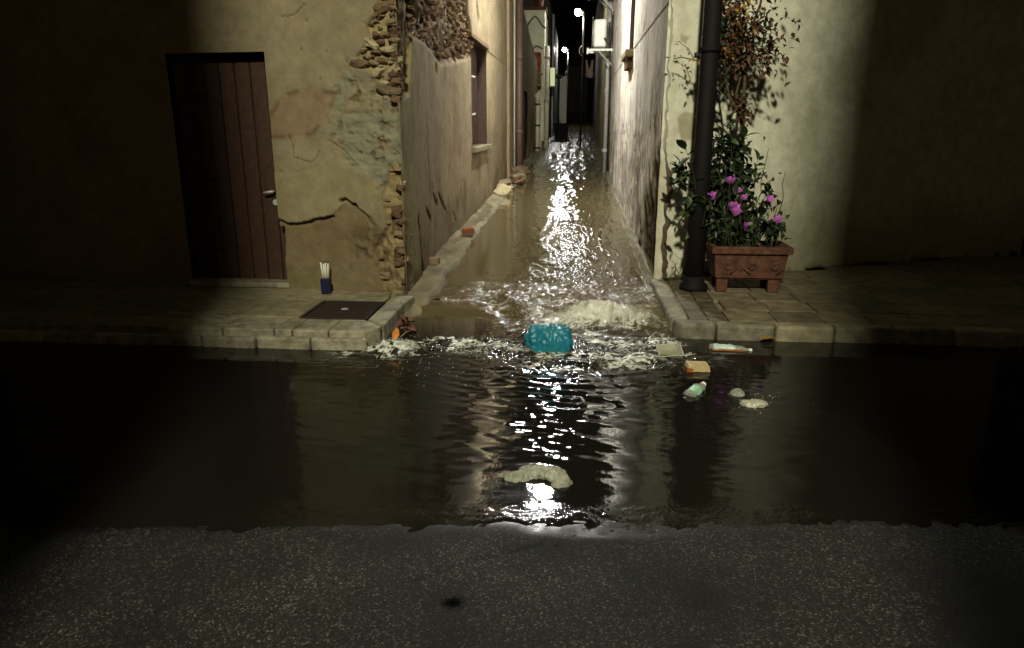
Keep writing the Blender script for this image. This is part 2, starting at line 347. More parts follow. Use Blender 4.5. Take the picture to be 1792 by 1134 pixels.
# boil from the drain
bo = np.exp(-(((X-.27)/.40)**2+((Y-5.86)/.25)**2)**1.4)
hz += bo*(.105+.13*(ridge(X*7, Y*9, 3, 51)-.5)+.050*(fbm(X*20, Y*24, 3, 53)-.5))
bo2 = np.exp(-(((X+1.32)/.17)**2+((Y-4.93)/.12)**2)); hz += bo2*(.045+.05*(ridge(X*14, Y*14, 3, 55)-.5))
# alley flow
al = ss(6.05, 6.5, Y); cen = np.exp(-((X-.12)/.62)**2)
sx, sy = X+.3*wob, Y
calm = ss(-.5, -.9, X)*ss(6.6, 7.2, Y)*ss(16, 11, Y)
amp = (1-.8*calm)*np.clip(.0035+.0008*Y+.0035*np.maximum(0, Y-16)*.6+.009*ss(9, 6.3, Y), 0, .075)
k = 1/(1+.13*np.maximum(0, Y-7))
damp = 1-.40*ss(7.0, 8.4, Y)*ss(22, 15, Y); hz += damp*al*amp*(1.3*(fbm(sx*7*k+3*wob, Y*6*k-X*2.0, 3, 61)-.5)+.75*(ridge(sx*19*k, Y*15*k+sx*7*k, 3, 65)-.5)*(.4+cen))
hz += damp*al*(.0085+.0005*Y)*(fbm(X*20*k+2*wob, Y*38*k, 2, 67)-.5)*(1-.85*calm)*(.35+.8*cen)
fan = street*ss(2.7, 3.4, Y)*np.exp(-((X+.1)/1.3)**2); hz += .0085*fan*(fbm(X*5+2*wob, Y*12+X*2, 2, 71)-.5)+.0012*(fbm(X*5, Y*9, 2, 72)-.5)*street
edge = np.exp(-((Y-2.72-.075*X)/.07)**2); hz += edge*(.0042*(fbm(X*17, Y*30, 2, 73)-.45))
Z = lev+hz
chop = np.clip(.05+.9*turb+.42*damp*al*(1-.75*calm)*ss(18, 9, Y)*(.4+.6*cen)+.3*edge, 0, 1)*(1-.9*tong)
lace = ss(.48, .84, ridge(X*30+8*wob, Y*40, 3, 81))*(.15+1.0*ss(.40, .62, fbm(X*6, Y*8, 4, 82)))
foam = .70*turb*lace+.26*turb*ss(.36, .62, fbm(X*7+3*wob, Y*10, 4, 84))+bo*(.84+1.7*(fbm(X*16, Y*8, 4, 83)-.5))+bo2*(.25+.7*lace)+.70*lace*np.exp(-(arc/.19)**2)+(.22+.8*lace)*np.exp(-(((X-.36)/.40)**2+((Y-5.25)/.30)**2)**2)*ss(.35, .6, fbm(X*6+4*wob, Y*9, 4, 86))
foam += .5*np.exp(-((X-.735+.01*np.sin(9*Y))/.028)**2)*ss(6.6, 7, Y)*ss(17, 10, Y)   # froth along the right footing
foam += .33*np.exp(-((X+1.27+.06*(fbm(Y*3, Y*0, 2, 5)-.5))/.03)**2)*ss(6.1, 6.6, Y)*ss(9.5, 8, Y)
foam = np.clip(foam-.8*tong, 0, 1)
mud = np.clip(ss(5.1, 6.1, Y)*.85+.08*turb+.5*bo, 0, 1)
keep = np.ones((len(ys)-1, len(xs)-1), bool); xm = (X[:-1, :-1]+X[1:, 1:])/2; ym = (Y[:-1, :-1]+Y[1:, 1:])/2
keep &= ~((ym > 5.6) & ((xm < -1.75) | (xm > 1.1))); keep &= ~((ym > 7.4) & (xm > .95))
structure(grid('flood_water', np.stack([X, Y, Z], -1), M['water'], {'foam': foam, 'mud': mud, 'chop': chop, 'ripple': .20*ss(13, 27, Y)+.025*np.clip(turb, 0, 1)}, keep))

# ------------------------------------------------------------------ left corner house
CX, CY = -1.5, 6.2
FN = np.array([.115, .993, 0]); FN /= np.linalg.norm(FN); FU = np.array([-FN[1], FN[0], 0])     # front wall: normal inward, u runs left
def FL(q): P = survey(q, (CX, CY, 0), FN); return float((P-np.array([CX, CY, 0])) @ FU), float(P[2])
ALX = -1.63
def AL(q): P = on_x(q, ALX); return float(P[1]), float(P[2])
house = thing('corner_house', 'old ochre corner house with flaking plaster and bare stones on the left of the alley', 'house', (CX, CY, 0))
u = np.r_[np.arange(0, 1.5, .0095), np.linspace(1.51, 4.6, 170)]; v = np.r_[np.arange(-.1, 2.9, .0105), np.linspace(2.92, 5.4, 40)]
Ug, Vg = np.meshgrid(u, v); wu = Ug+.03*(fbm(Ug*7, Vg*7, 3, 1)-.5); wv = Vg+.03*(fbm(Ug*7, Vg*7, 3, 2)-.5)
P_st1 = [FL(p) for p in [(672, -40), (655, 25), (640, 45), (650, 70), (622, 98), (628, 118), (650, 125), (672, 160), (690, 170), (740, 170), (740, -40)]]
P_mort = [FL(p) for p in [(605, 122), (665, 150), (740, 175), (740, 330), (665, 335), (600, 275), (572, 235), (590, 190)]]
P_low = [FL(p) for p in [(680, 290), (740, 290), (740, 520), (668, 520), (655, 430), (676, 400), (668, 340)]]
P_damp = [FL(p) for p in [(440, 395), (491, 390), (530, 393), (580, 378), (605, 352), (650, 380), (680, 430), (680, 530), (440, 530)]]
P_layer = [FL(p) for p in [(440, 300), (500, 305), (545, 300), (600, 255), (665, 330), (650, 380), (605, 352), (580, 378), (530, 393), (440, 398)]]
P_pink = [FL(p) for p in [(470, 205), (500, 165), (545, 150), (585, 165), (570, 210), (545, 235), (490, 240), (470, 240)]]
C = np.ones(Ug.shape+(3,))*np.array([.25, .215, .135])
C *= (.78+.44*fbm(Ug*2.2, Vg*2.2, 5, 6))[..., None]
D = .010*(fbm(Ug*1.6, Vg*1.6, 3, 7)-.5)+.004*(fbm(Ug*14, Vg*14, 4, 8)-.5)        # + is out of the wall
def soft(poly, w, off=0.): return ss(-w, w, sdf(wu, wv, poly)+off)
mp = soft(P_pink, .02); C = paint(C, .75*mp, (.24, .165, .10)); D -= .003*mp
rim = np.exp(-(sdf(wu, wv, P_pink)/.022)**2)*ss(.45, .6, fbm(Ug*6, Vg*6, 3, 15)); C = paint(C, .7*rim, (.10, .055, .025))
ml = soft(P_layer, .006); D += .005*ml; C = paint(C, .35*ml, (.27, .235, .125))
mo = soft(P_mort, .03); mo = ss(-.10, .10, sdf(wu, wv, P_mort)+.22*(fbm(Ug*6, Vg*6, 4, 11)-.5)); C = paint(C, .75*mo*ss(.3, .65, fbm(Ug*5, Vg*5, 4, 12)), (.20, .215, .15)); D -= mo*(.014+.040*(ridge(Ug*9, Vg*11, 4, 13)-.5)); pit = mo*ss(.60, .72, fbm(Ug*16, Vg*20, 3, 10)); D -= .022*pit; C = paint(C, .6*pit, (.09, .07, .04))
md = soft(P_damp, .012); D -= .013*md+md*.012*(fbm(Ug*9, Vg*12, 4, 17)-.5); C = paint(C, .75*md*(.55+.6*fbm(Ug*4, Vg*5, 3, 19)), (.15, .105, .05))
q = FL((650, 440)); hole = np.exp(-(((Ug-q[0])/.22)**2+((Vg-q[1])/.22)**2)); C = paint(C, .8*hole*ss(.35, .6, fbm(Ug*10, Vg*8, 3, 20)), (.06, .04, .022)); D -= .03*hole*ss(.45, .6, fbm(Ug*10, Vg*8, 3, 20))
q = FL((525, 490)); moss = np.exp(-(((Ug-q[0])/.22)**2+((Vg-q[1])/.07)**2)); C = paint(C, .7*moss, (.12, .14, .045))
m1 = ss(-.012, .012, sdf(wu, wv, P_st1)); D -= m1*(.05+.03*(fbm(Ug*16, Vg*16, 3, 25)-.5)); C = paint(C, m1, (.30, .24, .12))
m2 = ss(-.02, .02, sdf(wu, wv, P_low)); D -= m2*(.04+.05*(ridge(Ug*12, Vg*12, 3, 27)-.5)); C = paint(C, m2, (.27, .21, .11)); C = paint(C, m2*ss(.45, .6, fbm(Ug*9, Vg*7, 3, 28)), (.13, .085, .045))
cr1 = [FL(p) for p in [(485, 386), (505, 393), (530, 392), (550, 386), (582, 379)]]
cr2 = [FL(p) for p in [(596, 352), (606, 349), (614, 356), (622, 361)]]; cr3 = [FL(p) for p in [(622, 361), (640, 378), (652, 395)]]
cr4 = [FL(p) for p in [(505, 235), (512, 255), (515, 275), (545, 285), (560, 265)]]; cr5 = [FL(p) for p in [(491, 28), (515, 27), (530, 8)]]; cr6 = [FL(p) for p in [(575, 245), (600, 262), (625, 290)]]
wig_u = Ug+.016*(fbm(Ug*25, Vg*25, 2, 33)-.5); wig_v = Vg+.02*(fbm(Ug*25, Vg*25, 2, 34)-.5)
for cr, w, dp in ((cr1, .011, .05), (cr2, .012, .06), (cr3, .006, .03), (cr4, .004, .012), (cr5, .005, .015), (cr6, .005, .015)):
    g = np.exp(-(seg_dist(wig_u, wig_v, cr)/w)**2); D -= dp*g; C = paint(C, .8*g, (.05, .035, .02))
for px in [(533, 8), (536, 36), (526, 87), (570, 90), (618, 135), (637, 40), (560, 138), (492, 300)]:
    q = FL(px); g = np.exp(-(((Ug-q[0])**2+(Vg-q[1])**2)/.009**2)); D -= .02*g; C = paint(C, .6*g, (.06, .045, .025))
dirt = np.exp(-np.maximum(0, Vg-.12)/.12); C = paint(C, .5*dirt, (.16, .13, .07))
D *= lerp(ss(0, .035, Ug), 1, 0); D -= .022*np.exp(-Ug/.02)*(fbm(Vg*6, Vg*0, 3, 35))
P = np.array([CX, CY, 0])+Ug[..., None]*FU-D[..., None]*FN; P[..., 2] = Vg
door_u0 = FL((500, 450))[0]; dz = FL((500, 396))[1]
um = (Ug[:-1, :-1]+Ug[1:, 1:])/2; vm = (Vg[:-1, :-1]+Vg[1:, 1:])/2
dedge = door_u0+.012*np.sin(vm*7)
keepF = ~((um > dedge) & (um < door_u0+1.0) & (vm < 2.2) & ((vm < dz) | (um > door_u0+.04)))
grid('front_wall', P, M['plaster'], {'Col': C}, keepF, house)
def wallpt(uu, zz, out=0.): p = np.array([CX, CY, 0])+uu*FU-out*FN; p[2] = zz; return p
# door left of the wall edge, set back
mb = MB(); a = wallpt(door_u0-.05, 0, -.16); bb = wallpt(door_u0+1.05, 0, -.16)
door = mb.quad((*a[:2], .05), (*bb[:2], .05), (*bb[:2], 2.25), (*a[:2], 2.25)).obj('door_back', M['wood'], house); door.name = 'door'
for i in range(7):
    a = wallpt(door_u0-.04+i*.155, .1, -.155); bb = wallpt(door_u0-.04+i*.155+.145, 2.2, -.12)
    mb = MB(); c0, c1 = wallpt(door_u0-.04+i*.155, .1, -.158), wallpt(door_u0+.105+i*.155, .1, -.158); f0, f1 = wallpt(door_u0-.035+i*.155, .1, -.13), wallpt(door_u0+.10+i*.155, .1, -.13)
    t = 2.2; mb.add([(*c0[:2], .1), (*c1[:2], .1), (*f1[:2], .1), (*f0[:2], .1), (*c0[:2], t), (*c1[:2], t), (*f1[:2], t), (*f0[:2], t)], [(0, 1, 2, 3), (4, 7, 6, 5), (0, 4, 5, 1), (1, 5, 6, 2), (2, 6, 7, 3), (3, 7, 4, 0)])
    pl = mb.obj('plank', M['wood'], door)
MB().tube([tuple(wallpt(door_u0+.12, 1.0, -.12)), tuple(wallpt(door_u0+.12, 1.0, -.07)), tuple(wallpt(door_u0+.20, .99, -.065))], .013, 8).obj('handle', M['pole'], door, True)
MB().lathe([(.028, 0), (.028, .006)], 12, Matrix.Translation(wallpt(door_u0+.12, .9, -.122)) @ Matrix.Rotation(math.pi/2, 4, 'X')).obj('lock', M['pole'], door)
for zz in (.45, 1.1, 1.85): MB().tube([tuple(wallpt(door_u0+.98, zz, -.115)), tuple(wallpt(door_u0+.7, zz, -.115))], .012, 6).obj('hinge', M['rust'], door)
a, bb = wallpt(door_u0+.01, .1, -.16), wallpt(door_u0+1.0, .1, -.02); bevel(MB().box((bb[0], a[1]-.16, .115), (a[0], a[1]+.02, .165)).obj('threshold', M['kerb'], door), .01)
# alley side wall
ys_ = [6.2]
while ys_[-1] < 20.4: ys_.append(ys_[-1]+max(.012, .0032*ys_[-1]-.008))
w0, w1, wz0, wz1 = 11.45, 13.35, 1.25, 2.86
u = np.array(sorted(ys_+[w0, w1])); v = np.array(sorted(list(np.arange(-.1, 5.2, .02))+[wz0, wz1]))
Ug, Vg = np.meshgrid(u, v); lu = np.log(Ug)*9
wu = Ug+.004*Ug*(fbm(lu*3, Vg*5, 3, 1)-.5)*4; wv = Vg+.06*(fbm(lu*3, Vg*4, 3, 2)-.5)
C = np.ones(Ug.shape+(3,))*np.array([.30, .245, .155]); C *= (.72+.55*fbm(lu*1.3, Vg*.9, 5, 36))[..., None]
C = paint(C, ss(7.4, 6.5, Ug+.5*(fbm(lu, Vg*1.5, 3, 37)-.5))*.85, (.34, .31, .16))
D = .02*(fbm(lu*.6, Vg*1.2, 3, 38)-.5)+.008*(fbm(lu*5, Vg*9, 4, 39)-.5)
strk = fbm(lu*3.2, Vg*1.3, 4, 40); low = ss(1.7, .3, Vg+.8*(fbm(lu*2, Vg*.7, 3, 42)-.5)*2)
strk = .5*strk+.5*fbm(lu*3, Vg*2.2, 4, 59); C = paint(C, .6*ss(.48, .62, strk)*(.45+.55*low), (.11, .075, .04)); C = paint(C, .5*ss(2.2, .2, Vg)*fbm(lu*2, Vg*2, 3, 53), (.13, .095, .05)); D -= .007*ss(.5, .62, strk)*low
C = paint(C, .5*ss(.54, .66, fbm(lu*2.5+40, Vg*.8, 4, 43))*low, (.27, .25, .18))
P_rub = [AL(p) for p in [(695, -60), (700, 60), (735, 72), (752, 85), (772, 108), (800, 106), (822, 98), (834, 84), (826, 60), (818, 20), (815, -60)]]
P_up = [AL(p) for p in [(640, -60), (640, 165), (692, 165), (697, 110), (703, 50), (720, -60)]]
mr = ss(-.05, .05, sdf(wu, wv, P_rub)); C = paint(C, mr, (.21, .13, .075)); C = paint(C, mr*ss(.5, .62, fbm(lu*5, Vg*5, 4, 45)), (.10, .058, .034)); C = paint(C, .8*mr*ss(.55, .65, fbm(lu*6+9, Vg*7, 4, 49)), (.30, .24, .15))
D -= mr*(.045+.10*(ridge(lu*3.4, Vg*4, 4, 46)-.5))
mu_ = ss(-.03, .03, sdf(wu, wv, P_up)); C = paint(C, mu_, (.27, .215, .12)); D -= mu_*(.04+.05*(ridge(lu*6, Vg*9, 3, 48)-.5))
for cr, w, dp in (([(733, 366), (742, 379), (747, 384)], .018, .05), ([(754, 340), (761, 352), (765, 356)], .016, .05), ([(768, 338), (774, 352), (781, 368)], .016, .04), ([(795, 372), (799, 388)], .016, .04), ([(714, 385), (720, 420), (723, 455), (729, 478)], .03, .07), ([(762, 115), (764, 122)], .03, .05), ([(818, 0), (820, 30), (826, 60)], .05, .07), ([(835, 0), (838, 32)], .08, .08)):
    cr = [AL(p) for p in cr]; g = np.exp(-(seg_dist(Ug*1.0+.02*(vn(lu*9, Vg*20, 5)-.5), Vg+.03*(vn(lu*9, Vg*20, 6)-.5), cr)/w)**2); D -= dp*g; C = paint(C, .85*g, (.04, .028, .016))
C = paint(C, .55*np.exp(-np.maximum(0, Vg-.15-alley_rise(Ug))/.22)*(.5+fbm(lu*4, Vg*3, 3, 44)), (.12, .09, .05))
base = -1.5-.13*ss(6.2, 9, Ug)
D -= .05*np.exp(-(Ug-6.2)/.25)*ss(1.0, .3, Vg)*(fbm(lu*9, Vg*8, 3, 50)); D *= ss(6.2, 6.245, Ug); D -= .022*np.exp(-(Ug-6.2)/.02)*(fbm(Vg*6, Vg*0, 3, 35))
win = (Ug > w0-.001) & (Ug < w1+.001) & (Vg > wz0-.001) & (Vg < wz1+.001); D = np.where(win, 0, D)
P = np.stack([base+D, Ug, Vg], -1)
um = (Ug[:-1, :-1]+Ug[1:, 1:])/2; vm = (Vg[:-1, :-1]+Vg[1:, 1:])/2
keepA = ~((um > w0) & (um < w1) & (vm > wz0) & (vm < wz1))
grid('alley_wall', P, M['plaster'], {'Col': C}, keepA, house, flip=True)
# roof slab
MB().box((-6.2, 6.55, 5.15), (-1.45, 20.3, 5.3)).obj('roof', M['roof'], house)
# exposed stones of the corner
def scatter_stones(poly, to3d, n, size, seed, mats, proud=.03, aspect=1.5):
    r = random.Random(seed); xs = [p[0] for p in poly]; ys = [p[1] for p in poly]; got = []
    for _ in range(n*40):
        a, c = r.uniform(min(xs), max(xs)), r.uniform(min(ys), max(ys))
        if not inside(np.array(a), np.array(c), poly): continue
        s = r.uniform(*size)
        if any(abs(a-g[0])/(s+g[2])/aspect < .8 and abs(c-g[1])/(s+g[2]) < .72 for g in got): continue
        got.append((a, c, s))
        if len(got) >= n: break
    for k, (a, c, s) in enumerate(got):
        yield k, to3d(a, c), s, r
sx_ = min(0, 0)
poly = [(max(.02, a), c) for a, c in P_st1]
for k, p, s, r in scatter_stones(poly, lambda a, c: wallpt(a, c, -.035), 34, (.012, .062), 3, None, aspect=1.5):
    o = link('stone', rough_stone('stone', s*1.6, .045, s*.72, k), M[['stone', 'stone_pale', 'stone_brown'][k % 3]], house); o.location = p+FN*r.uniform(-.012, .028); o.rotation_euler = (r.uniform(-.5, .5), r.uniform(-.6, .6), r.uniform(-.5, .5)); o.matrix_parent_inverse = Matrix.Translation(-Vector(house.location))
poly = [(max(.02, a), c) for a, c in P_low]
for k, p, s, r in scatter_stones(poly, lambda a, c: wallpt(a, c, -.068), 9, (.015, .05), 5, None, aspect=1.3):
    o = link('stone', rough_stone('stone', s*1.4, .05, s*.85, k+60), M[['stone', 'stone_brown', 'stone_pale', 'stone'][k % 4]], house); o.location = p; o.rotation_euler = (r.uniform(-.3, .3), r.uniform(-.3, .3), r.uniform(-.3, .3))
pool = [rough_stone('stone', 1, 1, 1, 200+i) for i in range(9)]
for i, me in enumerate(pool): me.materials.append(M[['stone_brown', 'stone', 'stone_brown'][i % 3]])
def wall_x(y): return -1.5-.13*float(ss(6.2, 9, y))
for k, p, s, r in scatter_stones(P_rub, lambda a, c: (wall_x(a)-.075, a, c), 190, (.025, .095), 8, None, aspect=2.0):
    o = bpy.data.objects.new('stone', pool[k % 9]); COL.objects.link(o); o.parent = house; o.matrix_parent_inverse = Matrix.Translation(-Vector(house.location))
    o.location = p; o.scale = (.06, s*1.3, s*.58); o.rotation_euler = (r.uniform(-.4, .4), r.uniform(-.3, .3), r.uniform(-.2, .2))
poly = [(6.22, -.0), (6.75, .0), (6.6, .6), (6.5, 1.0), (6.22, 1.1)]
for k, p, s, r in scatter_stones(poly, lambda a, c: (wall_x(a)-.06, a, c), 22, (.03, .06), 9, None, aspect=1.2):
    o = bpy.data.objects.new('stone', pool[k % 9]); COL.objects.link(o); o.parent = house; o.matrix_parent_inverse = Matrix.Translation(-Vector(house.location))
    o.location = p; o.scale = (.05, s*1.2, s*.9); o.rotation_euler = (r.uniform(-.4, .4), r.uniform(-.3, .3), r.uniform(-.2, .2))
for k in list(range(2, 18, 5))+list(range(18, 34)):         # quoin rubble showing on the broken arris
    z = (.12+k*.055+random.uniform(-.02, .02)) if k < 18 else (1.80+(k-18)*.062+random.uniform(-.02, .02))
    s = random.uniform(.022, .05)
    o = bpy.data.objects.new('stone', pool[k % 9]); COL.objects.link(o); o.parent = house; o.matrix_parent_inverse = Matrix.Translation(-Vector(house.location))
    o.location = (CX-.028+random.uniform(-.012, .004), CY+.03+random.uniform(-.004, .012), z); o.scale = (s*1.0, s*1.1, s*.75); o.rotation_euler = (random.uniform(-.4, .4), random.uniform(-.4, .4), random.uniform(-.5, .5))
# window in the alley wall: reveal, sill, shutter leaves, catches
xw = -1.63; win = link('window', MB().add([(xw, w0, wz0), (xw, w1, wz0), (xw, w1, wz1), (xw, w0, wz1), (xw-.28, w0, wz0), (xw-.28, w1, wz0), (xw-.28, w1, wz1), (xw-.28, w0, wz1)], [(0, 1, 5, 4), (1, 2, 6, 5), (2, 3, 7, 6), (3, 0, 4, 7), (4, 5, 6, 7)]).mesh('window'), M['wood'], house)
bevel(MB().box((xw-.2, w0-.05, wz0-.09), (xw+.07, w1+.08, wz0-.002)).obj('sill', M['concrete'], win), .012)
for i in range(8):
    y0 = w0+.02+i*(w1-w0-.04)/8; MB().box((xw-.2+(i == 3)*.01, y0, wz0+.02), (xw-.165, y0+(w1-w0-.04)/8-.02, wz1-.02)).obj('plank', M['shutter'], win)
for zz in (1.75, 2.35): MB().tube([(xw-.15, w0+.2, zz), (xw-.11, w0+.9, zz), (xw-.13, w0+1.3, zz+.02)], .018, 6).obj('catch', M['pole'], win)
MB().box((xw-.1, w0-.12, wz1+.002), (xw+.035, w1+.1, wz1+.07), .012).obj('lintel', M['stone_brown'], win)
# drainpipe
dp = MB().tube([(-1.53, 19.6, .2), (-1.53, 19.6, 2.0), (-1.53, 19.6, 5.1)], .085, 14).obj('drainpipe', M['pipe'], house, True)
for zz in (3.25, 1.4): MB().lathe([(.095, -.05), (.108, -.045), (.108, .045), (.095, .05)], 14, Matrix.Translation((-1.53, 19.6, zz))).obj('collar', M['pipe'], dp, True)
MB().tube([(-1.6, 18.9, .3), (-1.6, 18.9, 5.0)], .025, 6).obj('conduit', M['white_pipe'], house, True)
MB().tube([(-1.6, 18.2, .3), (-1.59, 18.25, 2.5), (-1.6, 18.2, 5.0)], .02, 6).obj('cable', M['cable'], house, True)
MB().box((-1.66, 17.2, .2), (-1.57, 18.1, 5.1)).obj('pilaster', M['plaster'], house)
pil = [o for o in house.children if o.name.startswith('pilaster')][0]
a = pil.data.attributes.new('Col', 'FLOAT_COLOR', 'POINT'); a.data.foreach_set('color', np.tile([.3, .23, .14, 1], 8).astype(np.float32))

# ------------------------------------------------------------------ low garden wall, white house and what lies behind
gw = thing('garden_wall', 'low plastered wall with a falling top edge past the drainpipe', 'wall', (-1.6, 20.6, .3))
u = np.linspace(20.42, 27.3, 160); v = np.linspace(0, 1, 150); Ug, Vv = np.meshgrid(u, v); top = 4.75-.165*(Ug-20.4)+.12*(fbm(Ug*1.5, Ug*0, 3, 3)-.5)
Vg = .1+Vv*(top-.1); C = np.ones(Ug.shape+(3,))*np.array([.27, .21, .12]); C *= (.7+.6*fbm(Ug*1.2, Vg*1.2, 4, 52))[..., None]
C = paint(C, .6*ss(.5, .65, fbm(Ug*2, Vg*.7, 4, 54))*ss(2.6, .6, Vg), (.10, .08, .045))
Dd = .03*(fbm(Ug*2, Vg*3, 4, 56)-.5)-.03*ss(.5, .6, fbm(Ug*2, Vg*.7, 4, 54))*ss(2.6, .6, Vg)
kd = ~(((Ug[:-1, :-1] > 21.3) & (Ug[:-1, :-1] < 22.6) & (Vg[:-1, :-1] < 2.5)))
grid('wall_face', np.stack([-1.56+.016*(Ug-20.4)+Dd, Ug, Vg], -1), M['plaster'], {'Col': C}, kd, gw, flip=True)
MB().box((-1.95, 20.5, .1), (-1.62, 27.2, 3.4)).obj('wall_core', M['stone_brown'], gw)
gd = MB().box((-1.64, 21.28, .3), (-1.60, 22.62, 2.52)).obj('door', M['wood'], gw)
for i in range(5): MB().box((-1.598, 21.32+i*.255, .35), (-1.575, 21.32+i*.255+.235, 2.48)).obj('plank', M['wood'], gd)
k = 0
for i in range(11):        # the broken brick end of the wall
    for j in range(2):
        MB().box((-1.60+.015*random.random(), 26.9+j*.29, 2.9+i*.105), (-1.36+.03*random.random(), 27.16+j*.29, 2.995+i*.105), .008).obj('brick', M['brick'] if i > 4 else M['stone'], gw)
wp = thing('white_pipe', 'short white plastic pipe standing against the garden wall', 'pipe', (-1.36, 25.6, .35))
MB().tube([(-1.36, 25.6, .2), (-1.36, 25.6, 2.35)], .07, 10).obj('pipe_length', M['white_pipe'], wp, True)
MB().tube([(-1.36, 25.6, 2.32), (-1.36, 25.6, 2.5), (-1.42, 25.6, 2.58)], .09, 10).obj('elbow', M['white_pipe'], wp, True)
for zz in (2.25, 1.55, .8): MB().lathe([(.07, -.03), (.095, -.03), (.095, .03), (.07, .03)], 10, Matrix.Translation((-1.36, 25.6, zz))).obj('band', M['cable'], wp)
wh = thing('white_house', 'white house standing square behind the garden wall with looping cables', 'house', (-1.9, 27.6, .4))
MB().box((-4.5, 27.6, .1), (-1.24, 30.6, 5.52)).obj('wall', mat('white_wall', (.8, .8, .62), .85, .18, 3, .15, 30), wh)
MB().box((-4.5, 27.5, 5.523), (-1.18, 30.7, 5.62)).obj('coping', M['terracotta'], wh)
MB().box((-1.32, 27.53, .1), (-1.21, 27.597, 1.0)).obj('plinth', M['stone_brown'], wh)
pt = MB().lathe([(.12, 5.62), (.17, 5.9), (.17, 5.95)], 10, Matrix.Translation((-1.45, 27.8, 0))).obj('pot', M['terracotta'], wh, True)
dpw = MB().tube([(-1.13, 27.5, .35), (-1.13, 27.5, 4.3)], .085, 10).obj('downpipe', M['white_pipe'], wh, True)
for zz in (.5, 2.4, 3.9): MB().lathe([(.09, -.04), (.11, -.04), (.11, .04), (.09, .04)], 10, Matrix.Translation((-1.13, 27.5, zz))).obj('collar', M['grey_metal'], dpw)
def sag(a, b, d, n=14): return [Vector(a).lerp(Vector(b), t/n)+Vector((0, 0, -d*4*(t/n)*(1-t/n))) for t in range(n+1)]
for pts in ([(915, 50), (922, 46), (930, 34), (936, 28), (942, 33), (948, 44), (956, 50)], [(922, 112), (926, 98), (932, 86), (938, 80), (944, 82), (950, 86)], [(905, 30), (912, 52), (917, 78), (921, 95), (927, 118)], [(937, 132), (944, 131), (950, 130)]):
    MB().tube([on_y(p, 27.52) for p in pts], .022, 6).obj('cable', M['cable'], wh, True)
dh = thing('dark_house', 'unlit house beyond the white house with one small glowing window', 'house', (-1.2, 36, .5))
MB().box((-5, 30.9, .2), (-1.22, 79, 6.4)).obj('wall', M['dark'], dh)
MB().box((-1.218, 35, .4), (-1.15, 37, 6.4)).obj('pilaster', M['grey_metal'], dh)
MB().box((-1.20, 49.5, .8), (-.72, 50.0, 4.6)).obj('pier', M['white_pipe'], dh)
wi = MB().box((-1.3, 32.95, 3.2), (-1.02, 33.02, 3.95)).obj('window', lamp_mat('lit_window_glass', (.75, .85, .35), .55), dh)
MB().box((-1.34, 32.9, 3.12), (-1.0, 33.03, 3.195)).obj('sill', M['concrete'], wi)
MB().box((-1.34, 33.6, 3.6), (-.72, 34.4, 3.72)).obj('awning', M['dark'], dh)
fh = thing('far_house', 'pale house closing the far end of the alley under a dark roof', 'house', (-.3, 80, 1.2))
MB().box((-5, 80, .4), (6, 86, 7.4)).obj('wall', mat('far_wall', (.12, .11, .085), .9, .3, 2, .2, 20), fh)
MB().add([(-5.3, 79.6, 7.403), (6.3, 79.6, 7.403), (6.3, 86, 9.9), (-5.3, 86, 10.1)], [(0, 1, 2, 3)]).obj('roof', M['roof'], fh)
MB().box((-.35, 79.96, 2.7), (.55, 79.998, 5.0)).obj('door', M['wood'], fh); MB().box((-1.6, 79.9, 5.5), (.9, 79.998, 5.65)).obj('ledge', M['concrete'], fh)
bn = thing('wheeled_bin', 'dark wheeled bin standing in the water by the left wall of the far alley', 'bin', (-.72, 33, .42))
MB().add([(-.98, 32.75, .85), (-.42, 32.75, .85), (-.42, 33.2, .85), (-.98, 33.2, .85), (-1.02, 32.7, 1.56), (-.36, 32.7, 1.56), (-.36, 33.28, 1.56), (-1.02, 33.28, 1.56)], [(3, 2, 1, 0), (4, 5, 6, 7), (0, 1, 5, 4), (1, 2, 6, 5), (2, 3, 7, 6), (3, 0, 4, 7)]).obj('body', M['iron'], bn)
bevel(MB().box((-1.05, 32.68, 1.563), (-.33, 33.3, 1.63)).obj('lid', M['iron'], bn), .02)
for x in (-.95, -.45): MB().tube([(x-.03, 33.22, .86), (x+.03, 33.22, .86)], .1, 10).obj('wheel', M['cable'], bn)
cl = thing('hanging_cloth', 'pale pink cloth hanging high on the right side of the far alley', 'cloth', tuple(on_y((1032, 120), 34)))
for a, bq, c in (((1026, 105), (1029, 128), .05), ((1037, 105), (1034, 128), .05)):
    MB().tube([on_y(a, 34), (Vector(on_y(a, 34))+Vector(on_y(bq, 34)))/2, on_y(bq, 34)], [.05, .07, .1], 6).obj('strap', M['cloth'], cl, True)
MB().tube([on_y((1032, 120), 34), on_y((1032, 130), 34), on_y((1031, 136), 34)], [.08, .2, .17], 8).obj('body', M['cloth'], cl, True)

# ------------------------------------------------------------------ right-hand houses
rh = thing('peeling_house', 'house with streaked peeling grey alley wall on the right and a pale front', 'house', (.8, 7.05, 0))
ys_ = [7.05]
while ys_[-1] < 18.7: ys_.append(ys_[-1]+max(.012, .0030*ys_[-1]-.008))
rw0, rw1, rz0 = 11.35, 12.25, 2.66
u = np.array(sorted(ys_+[rw0, rw1])); v = np.array(sorted(list(np.arange(-.1, 5.4, .02))+[rz0]))
Ug, Vg = np.meshgrid(u, v); lu = np.log(Ug)*11
s1 = fbm(lu*2.2, Vg*1.5, 5, 5); s2 = ridge(lu*3+1.6*fbm(lu, Vg*1.4, 3, 8), Vg*1.7, 4, 9); lowr = ss(2.2, .7, Vg+1.2*(fbm(lu*1.6, Vg*.3, 3, 11)-.5))
C = np.ones(Ug.shape+(3,))*np.array([.70, .67, .60]); C *= (.74+.5*s1)[..., None]
